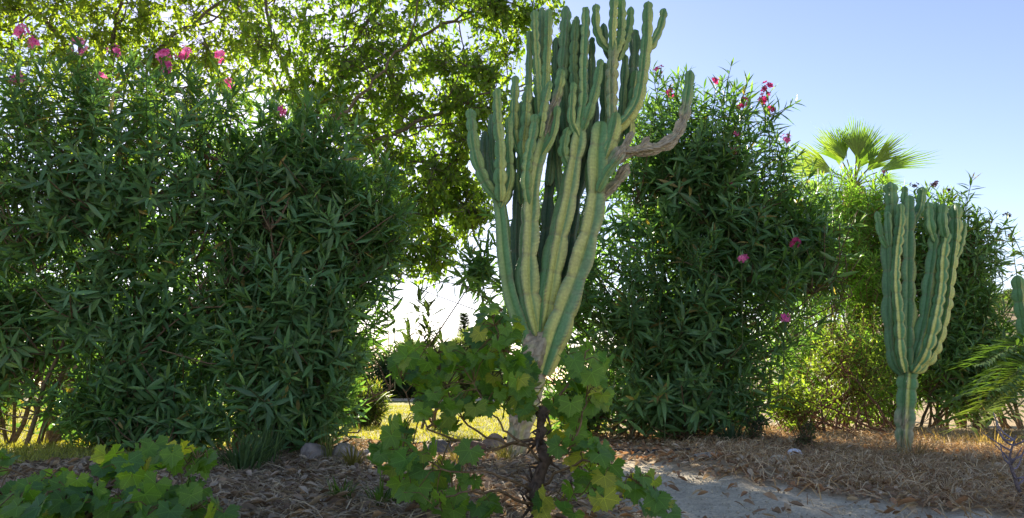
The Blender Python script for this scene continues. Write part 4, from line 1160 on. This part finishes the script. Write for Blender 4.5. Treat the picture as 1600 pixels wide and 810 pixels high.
T = thing('dead_sapling', 'leafless grey-lilac sapling standing at the edge of the dry grass', 'plant', G(1580, 3.15))
a = Acc(); r0 = G(1580, 3.15)
main = catmull([r0 + [0, 0, -.02], P(1585, 745, 3.15), P(1578, 715, 3.15), P(1588, 680, 3.15)], 14)
a.add(*tube(main, np.linspace(.009, .003, 14), 6), np.array([.15, .12, .12]))
acc_part('stem', a, M_BARK, T)
for k in range(13):
    i = RNG.integers(3, 13); d = nrm(np.array([RNG.normal(0, .8), RNG.normal(0, .6), .8])); a = Acc(); ln = RNG.uniform(.06, .13)
    pts = catmull([main[i], main[i] + d * ln * .5 + RNG.normal(0, .008, 3), main[i] + d * ln + [0, 0, .02]], 6)
    a.add(*tube(pts, np.linspace(.0045, .0018, 6), 5), np.array([.24, .21, .25]) * RNG.uniform(.7, 1.2)); acc_part('twig', a, M_BARK, T)


def tuft(name, label, px, Y, n, ln, w, col, spread=.5, group=None, r=.05, cat='grass'):
    T = thing(name, label, cat, G(px, Y), group); a = Acc(); b0 = G(px, Y)
    for k in range(n):
        an = RNG.uniform(0, 6.28); o = np.array([math.cos(an), math.sin(an), 0]); g = np.array([-o[1], o[0], 0])
        L = ln * RNG.uniform(.55, 1.15); s = RNG.uniform(.1, 1) * spread
        p = b0 + o * r * RNG.random() + [0, 0, -.01]
        t_ = np.linspace(0, 1, 6)[:, None]
        c = p + o * (L * s * t_ ** 1.5) + np.array([0, 0, 1]) * (L * (t_ - .55 * s * t_ ** 2.4))
        c[:, 2] = np.maximum(c[:, 2], b0[2] + .006)
        ww = w * np.array([.7, 1, 1, .85, .55, .04])[:, None]
        v = np.vstack([c - g * ww, c + g * ww]); f = []
        for i in range(5): f += [(i, i + 6, i + 7), (i, i + 7, i + 1)]
        a.add(v, f, np.array(col) * RNG.uniform(.6, 1.35))
    acc_part('blades', a, M_GRASS, T, kind='stuff')


tuft('strap_leaf_clump', 'dark green strap-leaved clump at the foot of the hedge', 385, 4.35, 150, .24, .005, (.09, .16, .065), .95, 'strap-leaved clumps', .12, 'plant')
tuft('strap_leaf_clump', 'upright dark strap-leaved clump against the rounded oleander stems', 415, 4.7, 80, .30, .005, (.09, .16, .06), .7, 'strap-leaved clumps', .12, 'plant')
tuft('grass_tuft', 'sunlit yellow-green grass tuft in front of the boulders', 555, 4.5, 80, .20, .0028, (.24, .22, .06), .9, 'grass tufts in the bed')
tuft('grass_tuft', 'tall thin grass blades sprouting between two boulders', 518, 4.95, 26, .26, .003, (.16, .19, .05), .35, 'grass tufts in the bed')
tuft('grass_tuft', 'small bright green weed tuft in the bark mulch', 540, 3.05, 40, .11, .004, (.10, .18, .03), 1.0, 'grass tufts in the bed', .04)
tuft('grass_tuft', 'green weed tuft beside the grapevine stems in the mulch', 600, 3.0, 40, .12, .0045, (.09, .17, .03), 1.0, 'grass tufts in the bed', .05)
tuft('grass_tuft', 'pale dry grass tuft under the grapevine by the cactus foot', 720, 4.3, 80, .16, .0028, (.30, .26, .10), .9, 'grass tufts in the bed')
tuft('grass_tuft', 'yellowish grass tuft right against the tall cactus foot', 790, 4.55, 60, .15, .0028, (.26, .25, .08), .9, 'grass tufts in the bed')
tuft('grass_tuft', 'dry straw grass growing round the small cactus trunk', 1420, 5.0, 110, .20, .0022, (.34, .25, .15), .9, 'grass tufts in the bed', .14)
tuft('grass_tuft', 'sunny straw grass at the foot of the young palm', 1540, 5.5, 110, .2, .0022, (.36, .28, .15), .9, 'grass tufts in the bed', .3)
tuft('grass_tuft', 'dry straw grass behind the small cactus', 1470, 5.9, 110, .18, .0022, (.36, .28, .15), .9, 'grass tufts in the bed', .4)
tuft('grass_tuft', 'dark green rosette of strap leaves below the pink-flowered end of the big oleander', 1140, 6.0, 70, .2, .006, (.06, .11, .06), 1.0, 'grass tufts in the bed', .1)
bush('weed', 'small grey-green weed standing in the litter beside the white object', G(1253, 5.45), [E(1238, 655, 1272, 700, 5.45, .08, 34, 2)], (.02, .035), (np.array([.10, .12, .07]), np.array([.15, .16, .09])), length=(.06, .14), whorls=7, nstem=10, rootspread=.04, r0=.003, cat='plant')
bush('weed', 'low bluish green weed at the foot of the big dark oleander', G(1180, 6.1), [E(1160, 640, 1205, 675, 6.1, .12, 22, 2)], (.04, .07), (np.array([.06, .11, .07]), np.array([.09, .15, .08])), length=(.08, .16), whorls=6, nstem=8, rootspread=.06, r0=.004, temps=T_NARROW, cat='plant')

# ------------------------------------------------------------------ litter on the beds
def scatter(n, x0, x1, y0, y1, dens):
    gx, gy = RNG.uniform(x0, x1, n * 4), y0 + (y1 - y0) * RNG.random(n * 4)
    k = (RNG.random(n * 4) < dens(gx, gy)) & ~lawn_in(gx, gy) & (np.abs(gx) < gy * .72 + .3)
    return gx[k][:n], gy[k][:n]


def litter_leaves(name, gx, gy, size, pal, temps, nobj, label, group):
    n = len(gx); an = RNG.uniform(0, 6.28, n)
    p = np.stack([gx, gy, gh(gx, gy) + RNG.uniform(.006, .022, n)], -1)
    d = nrm(np.stack([np.cos(an), np.sin(an), RNG.normal(0, .16, n)], -1)); u = nrm(np.stack([RNG.normal(0, .35, n), RNG.normal(0, .35, n), np.ones(n)], -1))
    s = RNG.uniform(size[0], size[1], n); R = rotmats(d.copy(), u); var = RNG.integers(0, len(temps), n)
    c = np.array(pal)[RNG.integers(0, len(pal), n)] * RNG.uniform(.65, 1.3, (n, 1))
    ch = pick_front(p, d, s, R[:, :, 2], nobj, 9) if nobj else np.array([], int)
    isobj = np.zeros(n, bool); isobj[ch] = True; acc = Acc()
    for k, (tv, tf) in enumerate(temps):
        ids = np.where((var == k) & ~isobj)[0]
        vv = p[ids][:, None] + s[ids][:, None, None] * np.einsum('nij,mj->nmi', R[ids], tv)
        acc.add(vv.reshape(-1, 3), (tf[None] + (np.arange(len(ids)) * len(tv))[:, None, None]).reshape(-1, 3), np.repeat(c[ids], len(tv), 0))
    v, f, cc = acc.arrays(); setting(name, v, f, cc, M_DRY, 'stuff')
    cache = {}
    for i in ch:
        key = (var[i], int(i) % 6)
        if key not in cache:
            me = mesh_np('dry_leaf', temps[var[i]][0], temps[var[i]][1], c[i]); me.materials.append(M_DRY); cache[key] = me
        o = bpy.data.objects.new('dry_leaf', cache[key]); M = Matrix.Identity(4)
        for a in range(3):
            for b_ in range(3): M[a][b_] = R[i, a, b_] * s[i]
            M[a][3] = p[i, a]
        o.matrix_world = M; o['label'] = label; o['category'] = 'leaf'; o['group'] = group; COL.objects.link(o)


right = lambda x, y: np.clip((1 - path_mask(x, y) * .93) * np.clip((x - .25) * 3, 0, 1) * (.25 + vnoise(x, y, 3, 40)), 0, 1)
left = lambda x, y: np.clip(np.clip((.55 - x) * 3, 0, 1) * (.4 + vnoise(x, y, 3, 41)), 0, 1)
TAN = [(.48, .36, .23), (.38, .26, .16), (.58, .47, .33), (.30, .19, .11), (.38, .22, .12)]
GREY = [(.36, .28, .20), (.26, .19, .13), (.48, .39, .28), (.19, .13, .085), (.40, .28, .17)]
gx, gy = scatter(9000, .2, 5.0, 2.2, 7.2, right)
litter_leaves('leaf_litter', gx, gy, (.02, .07), TAN, T_DRY, 150, 'curled tan dry leaf fallen between the dark oleander and the dirt track', 'dry leaves by the dirt track')
gx, gy = scatter(9000, -3.2, .6, 2.2, 6.0, left)
litter_leaves('bark_mulch', gx, gy, (.022, .075), GREY, T_DRY + T_NARROW, 120, 'grey-brown dry leaf lying in the mulch between hedge and grapevines', 'dry leaves in the mulch')


def straw(name, n, x0, x1, y0, y1, dens, ln, pal, up=.5, w=.0016):
    gx, gy = scatter(n, x0, x1, y0, y1, dens); n = len(gx)
    an = RNG.uniform(0, 6.28, n); L = RNG.uniform(ln[0], ln[1], n)
    b0 = np.stack([gx, gy, gh(gx, gy)], -1); o = np.stack([np.cos(an), np.sin(an), 0 * an], -1)
    z = RNG.random(n) ** 1.6 * up
    m_ = b0 + o * (L * .5)[:, None] + np.array([0, 0, 1]) * (L * z * .8 + .012)[:, None]
    e = b0 + o * L[:, None] + RNG.normal(0, .012, (n, 3)) + np.array([0, 0, 1]) * (L * z * RNG.uniform(.3, 1.2, n) + .012)[:, None]
    b0[:, 2] += .006
    g = np.stack([-o[:, 1], o[:, 0], RNG.normal(0, .5, n)], -1) * (w * RNG.uniform(.6, 1.5, n))[:, None]
    v = np.stack([b0 - g, b0 + g, m_ - g, m_ + g, e], 1).reshape(-1, 3)
    f = (np.array([(0, 1, 3), (0, 3, 2), (2, 3, 4)])[None] + (np.arange(n) * 5)[:, None, None]).reshape(-1, 3)
    c = np.array(pal)[RNG.integers(0, len(pal), n)] * RNG.uniform(.6, 1.3, (n, 1))
    setting(name, v, f, np.repeat(c, 5, 0), M_DRY, 'stuff')


dryz = lambda x, y: np.clip(right(x, y) * np.clip((x - .9) * 1.2, 0, 1) * (.2 + 1.3 * vnoise(x, y, 2.2, 44)), 0, 1)
straw('dry_grass', 46000, .6, 5.2, 2.2, 7.6, dryz, (.05, .15), [(.58, .43, .25), (.48, .34, .19), (.66, .53, .33), (.40, .26, .14)], .6)
straw('mulch_straw', 16000, -3.0, .8, 2.2, 6.2, left, (.05, .14), [(.46, .36, .21), (.32, .23, .14), (.54, .44, .29)], .3)
mixd = lambda x, y: np.clip(path_mask(x, y) * .35 * vnoise(x, y, 4, 46), 0, 1)
gx, gy = scatter(500, .3, 4.0, 2.2, 5.0, mixd)
litter_leaves('track_leaves', gx, gy, (.03, .08), TAN, T_DRY, 0, '', '')
# gravel on the track
gx, gy = scatter(2600, .3, 4.0, 2.2, 5.0, lambda x, y: path_mask(x, y) * .9)
gv, gf = ico(1); n = len(gx); s = RNG.uniform(.0015, .006, n)
vv = np.stack([gx, gy, gh(gx, gy) - .018], -1)[:, None] + s[:, None, None] * gv[None] * RNG.uniform(.6, 1.3, (n, 1, 3))
setting('gravel', vv.reshape(-1, 3), (gf[None] + (np.arange(n) * len(gv))[:, None, None]).reshape(-1, 3), np.repeat(np.array([.50, .44, .33]) * RNG.uniform(.7, 1.2, (n, 1)), len(gv), 0), M_STONE, 'stuff')

# ------------------------------------------------------------------ far hillside
hx = np.linspace(40, 420, 80); hy = np.linspace(90, 420, 60); X, Y = np.meshgrid(hx, hy)
Z = 46 * np.clip((X - 60) / 160, 0, 1) ** .8 * np.clip((Y - 90) / 120, 0, 1) * (1 - .25 * vnoise(X, Y, .012, 3)) + 2.5 * vnoise(X, Y, .06, 7) - 1.5
v = np.stack([X, Y, Z], -1).reshape(-1, 3); i = (np.arange(59)[:, None] * 80 + np.arange(79)[None]).ravel()
nzc = vnoise(X, Y, .08, 12).reshape(-1, 1)
setting('hillside', v, np.stack([i, i + 1, i + 81, i + 80], -1), np.array([.36, .27, .19]) * (1 - nzc) + np.array([.20, .18, .10]) * nzc, attr_mat('hill_earth', .95, .1, .4, .7, 1.3, 0))


def hill_z(x, y):
    j = int(np.clip(np.searchsorted(hx, x), 0, 79)); k = int(np.clip(np.searchsorted(hy, y), 0, 59)); return Z[k, j]


far_lab = 'far round tree dotted on the dry hillside'
for k in range(26):
    Yh = RNG.uniform(115, 260); x = P(RNG.uniform(1530, 1640), 500, Yh)[0]; z = hill_z(x, Yh) - .3
    rt = np.array([x, Yh, z]); T = thing('hillside_tree', far_lab, 'tree', rt, 'trees on the far hillside')
    a = Acc(); a.add(*tube([rt, rt + [0, 0, 2.0]], [.25, .15], 5), np.array([.14, .1, .08])); acc_part('trunk', a, M_BARK, T)
    n = 420; d = nrm(RNG.normal(size=(n, 3))); r = RNG.random(n)[:, None] ** .33
    pos = rt + [0, 0, 2.6] + d * r * np.array([2.4, 2.4, 1.7]) * RNG.uniform(.8, 1.3)
    L = Leaves(); L.add(pos, d + RNG.normal(0, .5, (n, 3)), np.array([0, 0, 1.]), RNG.uniform(.5, .9, n), np.array([.075, .095, .045]) * RNG.uniform(.6, 1.4, (n, 1)))
    make_leaves(L, T_SMALL, M_BUSH, T, 0, -1, bulk='crown')
